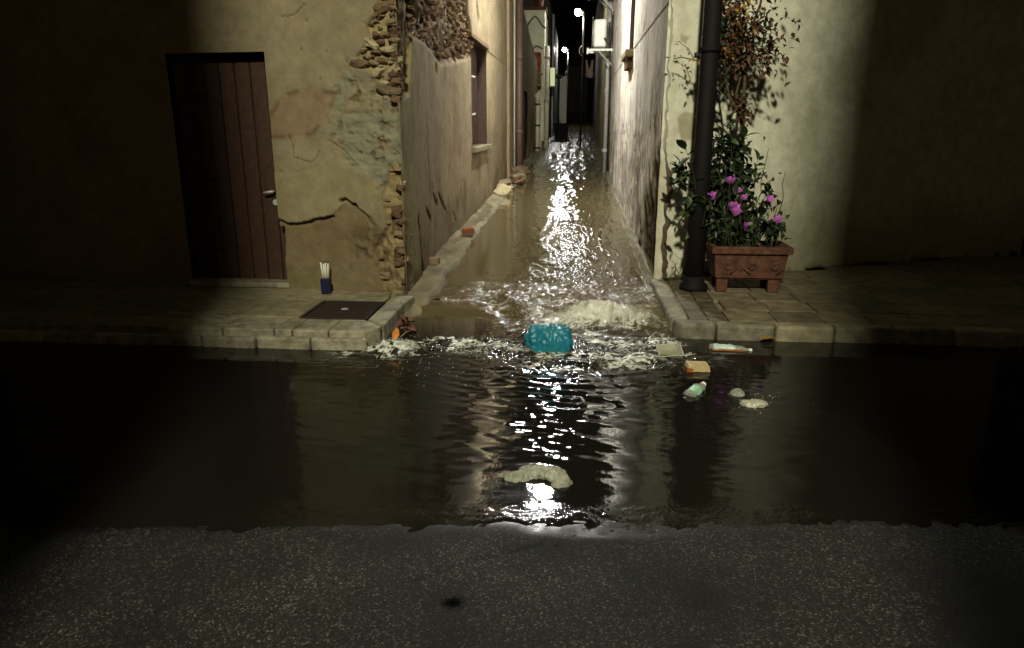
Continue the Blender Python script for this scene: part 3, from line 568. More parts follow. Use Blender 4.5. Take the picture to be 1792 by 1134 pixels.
peel = ss(.52, .60, s2*.5+.5*fbm(lu*5, Vg*2.6, 4, 13)-.17+.22*lowr)
C = paint(C, .42*peel, (.26, .21, .14)); C = paint(C, .55*ss(.48, .62, fbm(lu*2.4+7, Vg*1.6, 5, 35)), (.40, .37, .33)); D = -.014*peel+.012*(s1-.5)+.006*(fbm(lu*9, Vg*5, 3, 15)-.5)
dk = ss(.60, .68, ridge(lu*7+5, Vg*.5, 3, 19))*(.2+.8*lowr); C = paint(C, .6*dk, (.10, .075, .05)); D -= .02*dk
C = paint(C, .5*ss(.5, .64, fbm(lu*3+30, Vg*.6, 3, 23)), (.36, .36, .33))
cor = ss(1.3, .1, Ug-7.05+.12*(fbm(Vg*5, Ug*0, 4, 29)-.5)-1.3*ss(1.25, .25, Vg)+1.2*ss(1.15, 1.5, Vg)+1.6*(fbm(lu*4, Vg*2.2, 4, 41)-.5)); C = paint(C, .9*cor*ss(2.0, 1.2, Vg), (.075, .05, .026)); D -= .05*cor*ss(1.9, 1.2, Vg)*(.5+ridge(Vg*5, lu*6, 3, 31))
D -= .06*np.exp(-(Ug-7.05)/.03)*fbm(Vg*9, Vg*0, 3, 33)
winr = (Ug > rw0-.001) & (Ug < rw1+.001) & (Vg > rz0-.001); D = np.where(winr, 0, D)
um = (Ug[:-1, :-1]+Ug[1:, 1:])/2; vm = (Vg[:-1, :-1]+Vg[1:, 1:])/2
keepR = ~((um > rw0) & (um < rw1) & (vm > rz0) & (vm < 4.3))
grid('alley_wall', np.stack([.80-D, Ug, Vg], -1), M['plaster'], {'Col': C}, keepR, rh)
w = link('window', MB().add([(.8, rw0, rz0), (.8, rw1, rz0), (.8, rw1, 4.3), (.8, rw0, 4.3), (1.1, rw0, rz0), (1.1, rw1, rz0), (1.1, rw1, 4.3), (1.1, rw0, 4.3)], [(4, 5, 1, 0), (5, 6, 2, 1), (6, 7, 3, 2), (7, 4, 0, 3), (7, 6, 5, 4)]).mesh('window'), M['wood'], rh)
bevel(MB().box((.68, rw0-.08, rz0-.10), (1.0, rw1+.08, rz0-.003)).obj('sill', M['stone'], w), .015)
for i in range(3): MB().box((.98, rw0+.03+i*.29, rz0+.02), (1.02, rw0+.30+i*.29, 4.2)).obj('plank', M['wood'], w)
MB().box((.72, rw0+.1, rz0-.25), (.795, rw1-.1, rz0-.105)).obj('bracket', M['stone_brown'], w)
# pale front wall
RD = np.array([.915, .40, 0]); RD /= np.linalg.norm(RD); RN = np.array([-RD[1], RD[0], 0])
def RF(q): P = survey(q, (.80, 7.06, 0), RN); return float((P-np.array([.80, 7.06, 0])) @ RD), float(P[2])
u = np.r_[np.arange(0, 1.6, .011), np.linspace(1.62, 5, 90)]; v = np.r_[np.arange(.0, 2.95, .0125), np.linspace(2.97, 5.4, 30)]
Ug, Vg = np.meshgrid(u, v); C = np.ones(Ug.shape+(3,))*np.array([.80, .81, .65]); C *= (.86+.26*fbm(Ug*1.7, Vg*1.7, 4, 3))[..., None]
D = .006*(fbm(Ug*1.8, Vg*1.8, 3, 13)-.5)+.0015*(fbm(Ug*16, Vg*16, 3, 14)-.5)
wu = Ug+.04*(fbm(Ug*8, Vg*8, 3, 1)-.5); wv = Vg+.04*(fbm(Ug*8, Vg*8, 3, 2)-.5)
for pl, dd in (([(1186, 212), (1198, 196), (1215, 198), (1215, 245), (1195, 246), (1190, 225)], .004), ([(1190, 62), (1205, 66), (1202, 78), (1192, 74)], .003), ([(1170, 34), (1178, 33), (1175, 46), (1169, 45)], .003)):
    mk = ss(-.012, .012, sdf(wu, wv, [RF(p) for p in pl])); C = paint(C, .7*mk, (.36, .34, .19)); D -= dd*mk
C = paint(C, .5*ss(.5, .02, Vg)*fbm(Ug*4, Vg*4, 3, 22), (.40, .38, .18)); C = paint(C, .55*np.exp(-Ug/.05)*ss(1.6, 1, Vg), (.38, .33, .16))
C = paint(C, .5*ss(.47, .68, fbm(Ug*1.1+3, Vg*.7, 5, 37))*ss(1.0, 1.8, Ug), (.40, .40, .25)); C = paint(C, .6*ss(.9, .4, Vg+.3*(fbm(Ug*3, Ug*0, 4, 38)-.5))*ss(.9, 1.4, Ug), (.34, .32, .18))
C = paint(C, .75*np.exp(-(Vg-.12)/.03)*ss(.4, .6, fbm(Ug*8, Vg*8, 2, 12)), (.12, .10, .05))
D += -.02*np.exp(-Ug/.02)*fbm(Vg*12, Vg*0, 3, 30)
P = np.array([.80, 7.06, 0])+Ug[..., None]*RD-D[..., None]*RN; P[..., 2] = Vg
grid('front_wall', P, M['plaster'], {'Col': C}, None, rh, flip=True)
MB().box((.9, 9.5, 5.3), (6, 18.6, 5.45)).obj('roof', M['roof'], rh)
cp = MB().tube([(.72, 18.75, .25), (.72, 18.75, 5.3)], .055, 10).obj('downpipe', M['grey_metal'], rh, True)
for zz in (.95, 2.4, 4.0): MB().lathe([(.06, -.04), (.08, -.04), (.08, .04), (.06, .04)], 10, Matrix.Translation((.72, 18.75, zz))).obj('collar', M['grey_metal'], cp)
MB().tube([(.77, 18.3, .5), (.76, 18.3, 3.0), (.7, 18.2, 3.9)], .022, 6).obj('cable', M['cable'], rh, True)
# footing along the right wall
ft = MB(); n = 90; pr_ = [(.815, .0), (.80, .12), (.765, .105), (.735, .06), (.72, -.05)]
yy = np.linspace(7.0, 18.6, n); vs = []
for i, y in enumerate(yy):
    for j, (x, z) in enumerate(pr_): vs.append((x-.02*(float(vn(y*3, j, 3))-.5)*(j > 0), y, z+float(alley_rise(y))+.03*(float(vn(y*4, j*3, 5))-.5)))
fs_ = [(i*5+j, i*5+j+1, (i+1)*5+j+1, (i+1)*5+j) for i in range(n-1) for j in range(4)]
ft.add(vs, fs_).obj('footing', M['concrete'], rh)
oh = thing('olive_house', 'narrow olive plastered house further along the right side behind the grey downpipe', 'house', (.95, 19, .3))
MB().box((.90, 19.1, .1), (6, 36, 6.2)).obj('wall', mat('olive_wall', (.42, .36, .15), .9, .35, 2.5, .25, 30), oh)
for y in (21.6, 22.3): MB().tube([(.87, y, 1.95), (.93, y, 1.95)], .05, 8).obj('vent_pipe', M['cable'], oh)
MB().box((.80, 19.2, 2.6), (.898, 19.75, 4.5)).obj('meter_cabinet', M['white'], oh)
th = thing('dark_terrace', 'unlit dark terrace of houses at the far right of the alley', 'house', (1.0, 45, .7))
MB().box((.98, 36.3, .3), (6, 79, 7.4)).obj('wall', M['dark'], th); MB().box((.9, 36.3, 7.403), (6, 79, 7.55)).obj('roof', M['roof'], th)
# air conditioners
def ac_unit(label, y, z, xo, w=.85, h=.82, d=.36):
    t = thing('air_conditioner', label, 'air conditioner', (xo, y, z), 'air conditioners on the alley wall')
    bevel(MB().box((xo, y-w/2, z), (xo+d, y+w/2, z+h)).obj('casing', M['white'], t), .05, 3)
    MB().lathe([(.27, -.02), (.29, -.01), (.29, .012), (.27, .02)], 20, Matrix.Translation((xo-.012, y, z+h/2)) @ Matrix.Rotation(math.pi/2, 4, 'Y')).obj('fan_ring', M['grey_metal'], t)
    for i in range(7): MB().box((xo-.03, y-.25, z+.15+i*.085), (xo-.014, y+.25, z+.17+i*.085)).obj('grille_bar', M['grey_metal'], t)
    for yy in (y-w*.36, y+w*.36):
        br = MB().box((xo-.12, yy-.025, z-.075), (.80, yy+.025, z-.025)).obj('bracket', M['white'], t)
        MB().box((xo-.15, yy-.045, z-.095), (xo-.115, yy+.045, z-.005)).obj('end_cap', M['white'], br)
        MB().tube([(.79, yy, z-.4), (xo+.12, yy, z-.075)], .02, 6).obj('strut', M['grey_metal'], br)
    MB().tube([(xo+d-.05, y-w/2-.03, z+.2), (xo+d+.05, y-w/2-.05, z+.05), (.74, y-w/2-.05, z+.25), (.77, y-w/2-.02, z+.7)], .025, 6).obj('hose', M['cable'], t, True)
    return t
ac_unit('white outdoor air conditioner on a bracket, lower of two on the right wall', 18.45, 3.34, .34, h=.62, w=.75, d=.3)
ac_unit('white outdoor air conditioner seen from below, upper of two on the right wall', 18.5, 4.56, .34, h=.62, w=.75, d=.42)

# ------------------------------------------------------------------ pavements
def prism(name, poly, z0, z1, m, parent=None, bev=.012):
    n = len(poly); mb = MB(); mb.add([(x, y, z0) for x, y in poly]+[(x, y, z1) for x, y in poly], [tuple(range(n))[::-1], tuple(range(n, 2*n))]+[(i, (i+1) % n, (i+1) % n+n, i+n) for i in range(n)])
    o = mb.obj(name, m, parent); 
    if bev: bevel(o, bev, 2)
    return o
lp = structure(prism('pavement', [(-7, 4.98), (-1.66, 4.98), (-1.66, 6.4), (-7, 6.9)], -.1, .112, M['concrete'], None, 0))
lp.name = 'pavement'
def shrink(a, b, c, d, g=.006): 
    cx_ = (a[0]+b[0]+c[0]+d[0])/4; cy_ = (a[1]+b[1]+c[1]+d[1])/4
    return [(p[0]+(g if p[0] < cx_ else -g), p[1]+(g if p[1] < cy_ else -g)) for p in (a, b, c, d)]
cuts = [-1.52, -1.80, -2.08, -2.22, -2.62, -3.05, -3.5, -3.95, -4.4, -4.9, -5.4, -6, -6.6]
for i in range(len(cuts)-1):
    x1, x0 = cuts[i], cuts[i+1]; j = random.uniform(-.012, .012)
    if i == 0: poly = [(x0+.005, 4.935), (-1.53, 4.935), (-1.45, 5.06), (-1.45, 5.12), (-1.612, 5.265), (x0+.005, 5.27)]
    else: poly = shrink((x0, 4.935), (x1, 4.935), (x1+j, 5.27), (x0+j, 5.27), .006)
    prism('kerb_stone', poly, -.1, .128+random.uniform(-.004, .004), M['kerb'], lp)
for i in range(14):
    x1 = -1.50-.42*i; prism('kerb_lip', [(x1-.41, 4.865+random.uniform(-.01, .01)), (x1, 4.865+random.uniform(-.01, .01)), (x1, 4.928), (x1-.41, 4.928)], -.1, .082+random.uniform(-.006, .006), M['kerb'], lp, .02)
yc = [5.14, 5.36, 5.58, 5.82, 6.1]
for i in range(4): prism('kerb_stone', [(-1.60, max(yc[i], 5.285)), (-1.435, yc[i]), (-1.435+.01*i*(i > 2), yc[i+1]-.012), (-1.60, yc[i+1]-.012)], -.1, .125+random.uniform(-.004, .004), M['kerb'], lp)
for (x0, x1, y0, y1) in [(-3.3, -2.76, 5.285, 5.4), (-2.75, -2.17, 5.31, 5.86), (-3.3, -2.76, 5.41, 5.9), (-2.15, -1.62, 5.87, 6.12), (-3.9, -3.31, 5.285, 5.9), (-4.5, -3.91, 5.285, 5.9), (-5.1, -4.51, 5.285, 5.9), (-5.7, -5.11, 5.285, 5.9)]:
    prism('paving_slab', shrink((x0, y0), (x1, y0), (x1, y1), (x0, y1), .004), .05, .122+random.uniform(-.002, .002), M['concrete'], lp, .006)
mh = thing('manhole_cover', 'dark rusty rectangular manhole cover in the left pavement', 'manhole cover', (-1.87, 5.56, .12))
prism('plate', [(-2.135, 5.32), (-1.635, 5.32), (-1.635, 5.845), (-2.135, 5.845)], .08, .118, M['rust'], mh, .004)
for a in ([(-2.155, 5.30), (-1.615, 5.30), (-1.615, 5.318), (-2.155, 5.318)], [(-2.155, 5.848), (-1.615, 5.848), (-1.615, 5.865), (-2.155, 5.865)], [(-2.155, 5.32), (-2.138, 5.32), (-2.138, 5.846), (-2.155, 5.846)], [(-1.632, 5.32), (-1.615, 5.32), (-1.615, 5.846), (-1.632, 5.846)]): prism('frame', a, .08, .125, M['rust'], mh, .002)
for i in range(5):
    for j in range(5): MB().lathe([(.022, .117), (.018, .121)], 8, Matrix.Translation((-2.07+i*.095, 5.39+j*.095, 0))).obj('stud', M['rust'], mh)
MB().lathe([(.03, .118), (.03, .122), (.012, .1225)], 10, Matrix.Translation((-1.885, 5.60, 0))).obj('lifting_eye', M['pole'], mh)
# cracked cement path along the left alley wall
yy = [5.72]
while yy[-1] < 27: yy.append(yy[-1]+max(.014, .0042*yy[-1]-.01))
yy = np.array(yy); tt = np.linspace(0, 1, 46); Tg, Yg = np.meshgrid(tt, yy)
pe = [tuple(survey(q, (0, 6.6, .06), (0, -SLOPE, 1))[:2]) for q in [(745, 532), (770, 500), (815, 450), (830, 415), (860, 375), (885, 348), (905, 325), (930, 300), (945, 283)]]
ex = np.interp(Yg, [p[1] for p in pe], [p[0] for p in pe])+.20*(fbm(np.log(Yg)*14, Yg*0, 3, 60)-.5)
xl = np.interp(Yg, [5.7, 6.2, 9, 30], [-1.50, -1.62, -1.72, -1.7]); Xg = xl+(ex+.06-xl)*Tg
rough_ = ss(9, 12, Yg)
Zg = alley_rise(Yg)+.108-.025*Tg+.02*(fbm(Xg*9, Yg*4, 4, 61)-.5)+rough_*.05*(fbm(Xg*9, np.log(Yg)*30, 3, 62)-.55)-.14*ss(.78, 1, Tg)
Zg -= (.03+.13*Tg)*ss(6.25, 5.78, Yg); Zg += .02*(fbm(Xg*14, Yg*9, 3, 66)-.5)*ss(.4, .9, Tg)
crk_ = ss(.55, .62, ridge(Xg*3, np.log(Yg)*12, 2, 63))*ss(7.5, 9, Yg); Zg -= .02*crk_
C = np.ones(Xg.shape+(3,))*np.array([.185, .16, .098]); C *= (.35+1.3*fbm(Xg*6, Yg*3, 5, 64))[..., None]; C = paint(C, .7*crk_, (.10, .08, .045)); C = paint(C, .5*ss(.65, .9, Tg), (.36, .35, .28)*np.array(.8))
structure(grid('footpath', np.stack([Xg, Yg, Zg], -1), M['plaster'], {'Col': C}))
# right pavement
rp = structure(prism('pavement', [(.93, 5.52), (6.5, 5.52), (6.5, 9.2), (.93, 7.2), (.86, 7.09)], -.1, .088, M['concrete'], None, 0))
yc = [5.57, 5.92, 6.32, 6.72, 7.04]
for i in range(4): prism('kerb_stone', [(.775-.004*i, yc[i]), (.915, yc[i]), (.915-.02*(i == 3), yc[i+1]-.012), (.772-.004*i, yc[i+1]-.012)], -.1, .124+random.uniform(-.004, .004), M['kerb'], rp, .03)
prism('kerb_stone', [(.785, 5.56), (.80, 5.45), (.86, 5.39), (1.10, 5.382), (1.10, 5.50), (.93, 5.53)], -.1, .124, M['kerb'], rp, .03)
for i in range(12):
    x0 = 1.108+i*.44; prism('kerb_stone', [(x0, 5.385+random.uniform(-.012, .012)), (x0+.43, 5.385+random.uniform(-.012, .012)), (x0+.43, 5.51), (x0, 5.51)], -.1, .12+random.uniform(-.006, .006), M['kerb' if i != 1 else 'concrete'], rp, .025)
r = random.Random(4)
for i in range(9):
    for j in range(2):
        y0 = 5.54+i*.168; x0 = .925+j*.15
        if y0 > 7.0: continue
        prism('paving_stone', [(x0+r.uniform(0, .008), y0+r.uniform(0, .01)), (x0+.142, y0+r.uniform(0, .01)), (x0+.142+r.uniform(-.006, .004), y0+.158), (x0+r.uniform(0, .008), y0+.158+r.uniform(-.01, 0))], .02, .112+r.uniform(-.006, .004), M['paver_dark'], rp, .01)
for i in range(9):
    for j in range(12):
        y0 = 5.525+i*.355; x0 = 1.23+j*.37+(i % 2)*.04
        if y0 > 7.0+.437*(x0-.9): continue
        prism('paving_slab', [(x0, y0), (x0+.36, y0), (x0+.36, y0+.345), (x0, y0+.345)], .02, .113+r.uniform(-.004, .004), M['paver'], rp, .008)

# ------------------------------------------------------------------ lamps
def bracket_lamp():
    t = thing('street_lamp', 'street lamp on a wall arm above the mouth of the alley', 'street lamp', (-.55, 12.6, 5.2), 'street lamps of the alley')
    MB().tube([(-1.66, 12.6, 4.9), (-1.3, 12.6, 5.3), (-.9, 12.6, 5.42), (-.62, 12.6, 5.36)], .025, 8).obj('arm', M['pole'], t, True)
    MB().lathe([(.04, .2), (.09, .17), (.16, .07), (.17, .04), (.165, .03)], 20, Matrix.Translation((-.55, 12.6, 5.2))).obj('shade', M['grey_metal'], t, True)
    Mx = Matrix.Translation((-.55, 12.6, 5.22)) @ Matrix.Rotation(math.radians(10), 4, 'X') @ Matrix.Rotation(math.radians(-48), 4, 'Y')
    MB().lathe([(.001, -.075), (.05, -.072), (.10, -.055), (.13, -.025), (.135, .0)], 16, Mx).obj('bulb', lamp_mat('entrance_lamp_light', WHITE, LAMP_ENTRANCE), t, True)
bracket_lamp()
def pole_lamp(label, x, y, z0, h, st, nm, r=.13, tilt=(-.35, -.75, -.55)):
    t = thing('street_lamp', label, 'street lamp', (x, y, z0), 'street lamps of the alley')
    MB().tube([(x+.2, y, z0), (x+.2, y, z0+h*.74)], .03, 8).obj('pole', M['iron'], t, True); MB().tube([(x+.2, y, z0+h*.74), (x+.2, y, z0+h)], .03, 8).obj('pole_lit_top', M['grey_metal'], t, True)  # lower pole black, top grey: lamplight fading down the pole, put into the colour
    MB().tube([(x+.2, y, z0+h-.02), (x+.16, y-.03, z0+h+.1), (x+.05, y-.05, z0+h+.14)], .05, 8).obj('arm', M['pole'], t, True)
    d = Vector(tilt).normalized(); Mx = Matrix.Translation((x, y-.06, z0+h+.08)) @ d.to_track_quat('Z', 'Y').to_matrix().to_4x4()
    MB().lathe([(.03, -.16), (r*.8, -.1), (r*1.05, -.01), (r, -.003)], 16, Mx).obj('shade', M['grey_metal'], t, True)
    MB().lathe([(r, -.002), (r*.9, r*.35), (r*.5, r*.6), (.001, r*.66)], 16, Mx).obj('bulb', lamp_mat(nm, WHITE, st), t, True)
    lo = MB().tube([(x+.17, y-.05, z0+h-1.05), (x+.08, y-.05, z0+h-1.15), (x+.08, y-.05, z0+h-1.3), (x+.17, y-.05, z0+h-1.4)], .02, 6).obj('cable_loop', M['pole'], t, True)
pole_lamp('taller lit street lamp on a slim pole high over the middle of the alley', -.06, 28, .4, 5.0, LAMP_MIDDLE, 'middle_lamp_light')
pole_lamp('smaller lit street lamp on a slim pole at the far end of the alley', -.82, 44, .68, 4.95, LAMP_FAR, 'far_lamp_light')
# two tall houses added behind the viewer to shade the sides; street lamp between
for nm_, lab, x0, x1, xd in (('shade_house', 'added tall house, unseen behind the viewer, shading the left of the street', -9, -1.14, -4), ('shade_house', 'added tall house, unseen behind the viewer, shading the right of the street', .72, 9, 4)):
    t = thing(nm_, lab, 'house', ((x0+x1)/2, -4, 0)); MB().box((x0, -9, -.1), (x1, -.75, 9.6)).obj('wall', M['stone'], t)
    MB().box((x0-.1, -9, 9.603), (x1+.1, -.6, 9.75)).obj('roof', M['roof'], t)
    MB().box((xd-.5, -.748, .1), (xd+.5, -.70, 2.2)).obj('door', M['wood'], t); MB().box((xd-.45, -.748, 4.0), (xd+.45, -.70, 5.3)).obj('window', M['shutter'], t)
t = thing('street_lamp', 'street lamp on a wall arm in the lane behind the viewer', 'street lamp', (0, -5, 8.3), 'street lamps of the lane')
MB().tube([(-1.14, -5.05, 8.2), (-.6, -5.05, 8.7), (-.1, -5.05, 8.72)], .035, 8).obj('arm', M['pole'], t, True)
MB().box((-.25, -5.15, 8.62), (.1, -4.95, 8.69)).obj('head', M['grey_metal'], t)
ld = bpy.data.lights.new('street_lamp_light', 'SPOT'); ld.energy = LAMP_STREET; ld.color = WARM; ld.shadow_soft_size = .28
ld.spot_size = math.radians(100); ld.spot_blend = .6
lo = bpy.data.objects.new('street_lamp_light', ld); COL.objects.link(lo); lo.location = (-.08, -5.0, 8.45)
lo.rotation_euler = (Vector((-.4, 6, .5))-lo.location).to_track_quat('-Z', 'Y').to_euler()

# ------------------------------------------------------------------ post, planter and plants on the right pavement
t = thing('steel_post', 'tall dark round steel post rising from the right pavement in front of the pale wall', 'post', (1.12, 6.66, .12))
MB().tube([(1.12, 6.66, .1), (1.12, 6.66, 1.25), (1.12, 6.66, 1.28), (1.12, 6.66, 5.6)], [.088, .086, .080, .076], 28).obj('shaft', M['iron'], t, True)
MB().lathe([(.13, .105), (.13, .15), (.10, .18), (.095, .24)], 24, Matrix.Translation((1.12, 6.66, 0))).obj('base_collar', M['iron'], t, True)
bd = MB().lathe([(.087, -.02), (.094, -.018), (.094, .018), (.087, .02)], 24, Matrix.Translation((1.12, 6.66, 2.21))).obj('strap', M['iron'], t, True)
for sx in (-.105, .105): MB().tube([(1.12+sx*.8, 6.64, 2.21+sx*.4), (1.12+sx*1.25, 6.64, 2.21+sx*.4)], .022, 8).obj('bolt', M['cable'], bd, True)

pl = thing('planter', 'reddish terracotta trough planter on feet with a carved front beside the dark post', 'planter', (1.7, 6.72, .12))
px0, px1, py0, py1, pz0, pz1 = 1.26, 1.92, 6.50, 6.86, .235, .53
mb = MB(); tp = .03
mb.add([(px0+tp, py0+tp, pz0), (px1-tp, py0+tp, pz0), (px1-tp, py1-tp, pz0), (px0+tp, py1-tp, pz0), (px0, py0, pz1), (px1, py0, pz1), (px1, py1, pz1), (px0, py1, pz1),
        (px0+.03, py0+.03, pz1), (px1-.03, py0+.03, pz1), (px1-.03, py1-.03, pz1), (px0+.03, py1-.03, pz1), (px0+.05, py0+.05, pz1-.06), (px1-.05, py0+.05, pz1-.06), (px1-.05, py1-.05, pz1-.06), (px0+.05, py1-.05, pz1-.06)],
       [(3, 2, 1, 0), (0, 1, 5, 4), (1, 2, 6, 5), (2, 3, 7, 6), (3, 0, 4, 7), (4, 5, 9, 8), (5, 6, 10, 9), (6, 7, 11, 10), (7, 4, 8, 11), (8, 9, 13, 12), (9, 10, 14, 13), (10, 11, 15, 14), (11, 8, 12, 15)])
bevel(mb.obj('body', M['terracotta'], pl), .008)
mb = MB()
for a, bq in (((px0-.025, py0-.025), (px1+.025, py0+.018)), ((px0-.025, py1-.018), (px1+.025, py1+.025)), ((px0-.025, py0+.019), (px0+.02, py1-.019)), ((px1-.02, py0+.019), (px1+.025, py1-.019))): mb.box((*a, pz1-.055), (*bq, pz1+.012))
bevel(mb.obj('rim', M['terracotta'], pl), .01)
for x in (px0+.045, px1-.155):
    for y in (py0+.035, py1-.10): bevel(MB().box((x, y, .117), (x+.10, y+.07, pz0-.002)).obj('foot', M['terracotta'], pl), .008)
for k in range(3):        # carved scrolls
    cx_ = px0+.14+k*.205; pts = [(cx_+(.014+.005*a+.012*math.sin(a*1.7+k))*math.cos(a*.9)*(1 if k % 2 else -1), py0+.012, .37+(.012+.0055*a)*math.sin(a*.9)) for a in range(13)]
    MB().tube(pts, .008, 6).obj('scroll', M['terracotta'], pl, True)
MB().box((px0+.025, py0+.012, pz0+.02), (px1-.025, py0+.022, pz0+.035)).obj('moulding', M['terracotta'], pl)
MB().add([(px0+.04, py0+.04, pz1-.02), (px1-.04, py0+.04, pz1-.02), (px1-.04, py1-.04, pz1-.02), (px0+.04, py1-.04, pz1-.02)], [(0, 1, 2, 3)]).obj('soil', M['soil'], pl)

def leaf_mesh(L, Wd, fold, bend, name='leaf'):
    vs = []; fs = []; prof = [(0, .05), (.2, .7), (.45, 1), (.72, .72), (1, .02)]
    for t, w in prof:
        z = -bend*t*t*L
        vs += [(-w*Wd/2, t*L, z+fold*w*Wd), (0, t*L, z), (w*Wd/2, t*L, z+fold*w*Wd)]
    for i in range(4):
        a = i*3; fs += [(a, a+1, a+4, a+3), (a+1, a+2, a+5, a+4)]
    me = bpy.data.meshes.new(name); me.from_pydata(vs, [], fs); me.polygons.foreach_set('use_smooth', np.ones(8, bool)); return me
def leaf_set(L, Wd, mats, n=3):
    out = []
    for m in mats:
        for i in range(n):
            me = leaf_mesh(L*random.uniform(.8, 1.2), Wd*random.uniform(.8, 1.2), random.uniform(.1, .4), random.uniform(.1, .5)); me.materials.append(m); out.append(me)
    return out
def put_leaf(plant, me, p, d, r, sc=1.0):
    o = bpy.data.objects.new('leaf', me); COL.objects.link(o); o.parent = plant; o.matrix_parent_inverse = Matrix.Translation(-Vector(plant.location))
    q = Vector(d).normalized().to_track_quat('Y', 'Z') @ Matrix.Rotation(r.uniform(-.9, .9), 4, 'Y').to_quaternion()
    o.rotation_mode = 'QUATERNION'; o.rotation_quaternion = q; o.location = p; s = sc*r.uniform(.7, 1.25); o.scale = (s, s, s); return o
def rv(r, s): return Vector((r.uniform(-s, s), r.uniform(-s, s), r.uniform(-s, s)))
def wander(p, q, r, n=8, w=.05):
    p, q = Vector(p), Vector(q); return [p.lerp(q, i/n)+rv(r, w)*math.sin(math.pi*i/n) for i in range(n+1)]

# leafy flowering shrub in the planter
r = random.Random(12)
sh = thing('flowering_shrub', 'dark leafy shrub with purple flowers growing from the terracotta planter', 'shrub', (1.55, 6.7, .52))
lv = leaf_set(.105, .056, [M['leaf'], M['leaf'], M['leaf_mid']]); nl = 0
def twig(pts, rad, m=M['green_stem'], pr=sh): return MB().tube(pts, [rad*(1-.6*i/(len(pts)-1)) for i in range(len(pts))], 6).obj('stem', m, pr, True)
targets = []
for px in [(1190, 285), (1178, 322), (1188, 300), (1200, 262), (1200, 335), (1185, 395), (1200, 372), (1262, 240), (1250, 265), (1275, 255), (1290, 262), (1302, 240), (1258, 300), (1270, 290), (1295, 300), (1245, 330), (1240, 350), (1255, 375), (1250, 395), (1290, 395), (1310, 330), (1325, 280), (1340, 330), (1330, 380), (1310, 400), (1360, 360), (1238, 290), (1280, 232), (1268, 320), (1300, 275), (1375, 300), (1275, 405), (1262, 395), (1345, 260), (1245, 410), (1300, 415)]:
    targets.append(Vector(on_y(px, 6.68+r.uniform(-.16, .14))))
for T in targets:
    b0 = Vector((min(2.1, max(1.3, 1.34+.55*(T.x-1.1)+r.uniform(-.05, .05))), 6.68+r.uniform(-.08, .08), .51))
    pts = wander(b0, T, r, 7, .035); twig(pts, .006)
    n = int(5+T.z*4)
    for i in range(n):
        t_ = r.uniform(.35, 1.0); k = min(6, int(t_*7)); p = pts[k].lerp(pts[k+1], t_*7-k) if k < 7 else pts[-1]
        d = (T-b0).normalized()*.4+rv(r, 1)+Vector((0, -.2, -.1))
        if nl < 290: put_leaf(sh, r.choice(lv), p, d, r, 1.0); nl += 1
    if nl < 290: put_leaf(sh, r.choice(lv), T, T-b0+rv(r, .3), r, 1.1); nl += 1
def flower_mesh(seed):
    rr = random.Random(seed); mb = MB()
    for k in range(11):
        a = k*2*math.pi/5.5+rr.uniform(-.2, .2); tl = .25+.5*(k > 5); L_ = rr.uniform(.022, .034)
        c, s = math.cos(a), math.sin(a); w = .014
        def p(t, q): return (c*t*L_-s*q, s*t*L_+c*q, .005+tl*t*L_)
        mb.add([p(0, 0), p(.5, -w), p(1, -w*.7), p(1.1, w*.4), p(.6, w)], [(0, 1, 2, 3, 4)])
    me = mb.mesh('flower'); me.materials.append(M['petal']); return me
fm = [flower_mesh(i) for i in range(4)]
for k, (px, s) in enumerate([((1277, 318), 1.3), ((1243, 345), 1.35), ((1285, 370), 1.6), ((1281, 362), 1.3), ((1291, 333), .9), ((1300, 346), 1.0), ((1300, 395), 1.6), ((1238, 343), .9), ((1345, 350), 1.2), ((1360, 385), 1.2)]):
    T = Vector(on_y(px, 6.54)); b0 = Vector((T.x+r.uniform(-.06, .06), 6.62, .5)); twig(wander(b0, T, r, 6, .02), .004)
    o = bpy.data.objects.new('flower', fm[k % 4]); COL.objects.link(o); o.parent = sh; o.matrix_parent_inverse = Matrix.Translation(-Vector(sh.location)); o.location = T; o.scale = (s, s, s); o.rotation_euler = (1.2+r.uniform(-.3, .3), r.uniform(-.4, .4), r.uniform(0, 3))
def foliage(plant, name, spots, L_, Wd_, m, r, n):
    vs = []; fs = []; base = [(-.5, .45, .12), (0, 0, 0), (.5, .45, .12), (0, 1, -.15), (0, .5, 0)]
    for i in range(n):
        px, py, sx, sy, yy_, dy = r.choice(spots); p = Vector(on_y((px+r.gauss(0, sx*.6), py+r.gauss(0, sy*.6)), yy_+r.uniform(-dy, dy)))
        if p.x > 1.3 and p.z < .5: p.z = .5+r.uniform(0, .1)
        q = (rv(r, 1)+Vector((0, -.3, -.2))).normalized().to_track_quat('Y', 'Z') @ Matrix.Rotation(r.uniform(-1, 1), 4, 'Y').to_quaternion(); s = r.uniform(.6, 1.2); k = len(vs)
        vs += [tuple(p+q @ Vector((x*Wd_*s, y*L_*s, z*L_*s))) for x, y, z in base]; fs += [(k, k+1, k+4), (k+1, k+2, k+4), (k+2, k+3, k+4), (k+3, k, k+4)]
    o = stuff(MB().add(vs, fs).obj(name, m, plant)); return o
foliage(sh, 'foliage', [(1262, 250, 16, 14, 6.72, .1), (1285, 262, 20, 14, 6.74, .1), (1265, 290, 18, 14, 6.74, .1), (1250, 340, 10, 24, 6.72, .1), (1255, 390, 14, 18, 6.70, .12), (1290, 400, 18, 14, 6.7, .12), (1192, 300, 7, 16, 6.7, .05), (1330, 340, 24, 50, 6.72, .14), (1300, 300, 22, 14, 6.75, .1), (1350, 400, 20, 14, 6.7, .1), (1270, 345, 12, 18, 6.78, .06)], .085, .05, M['leaf'], r, 760)
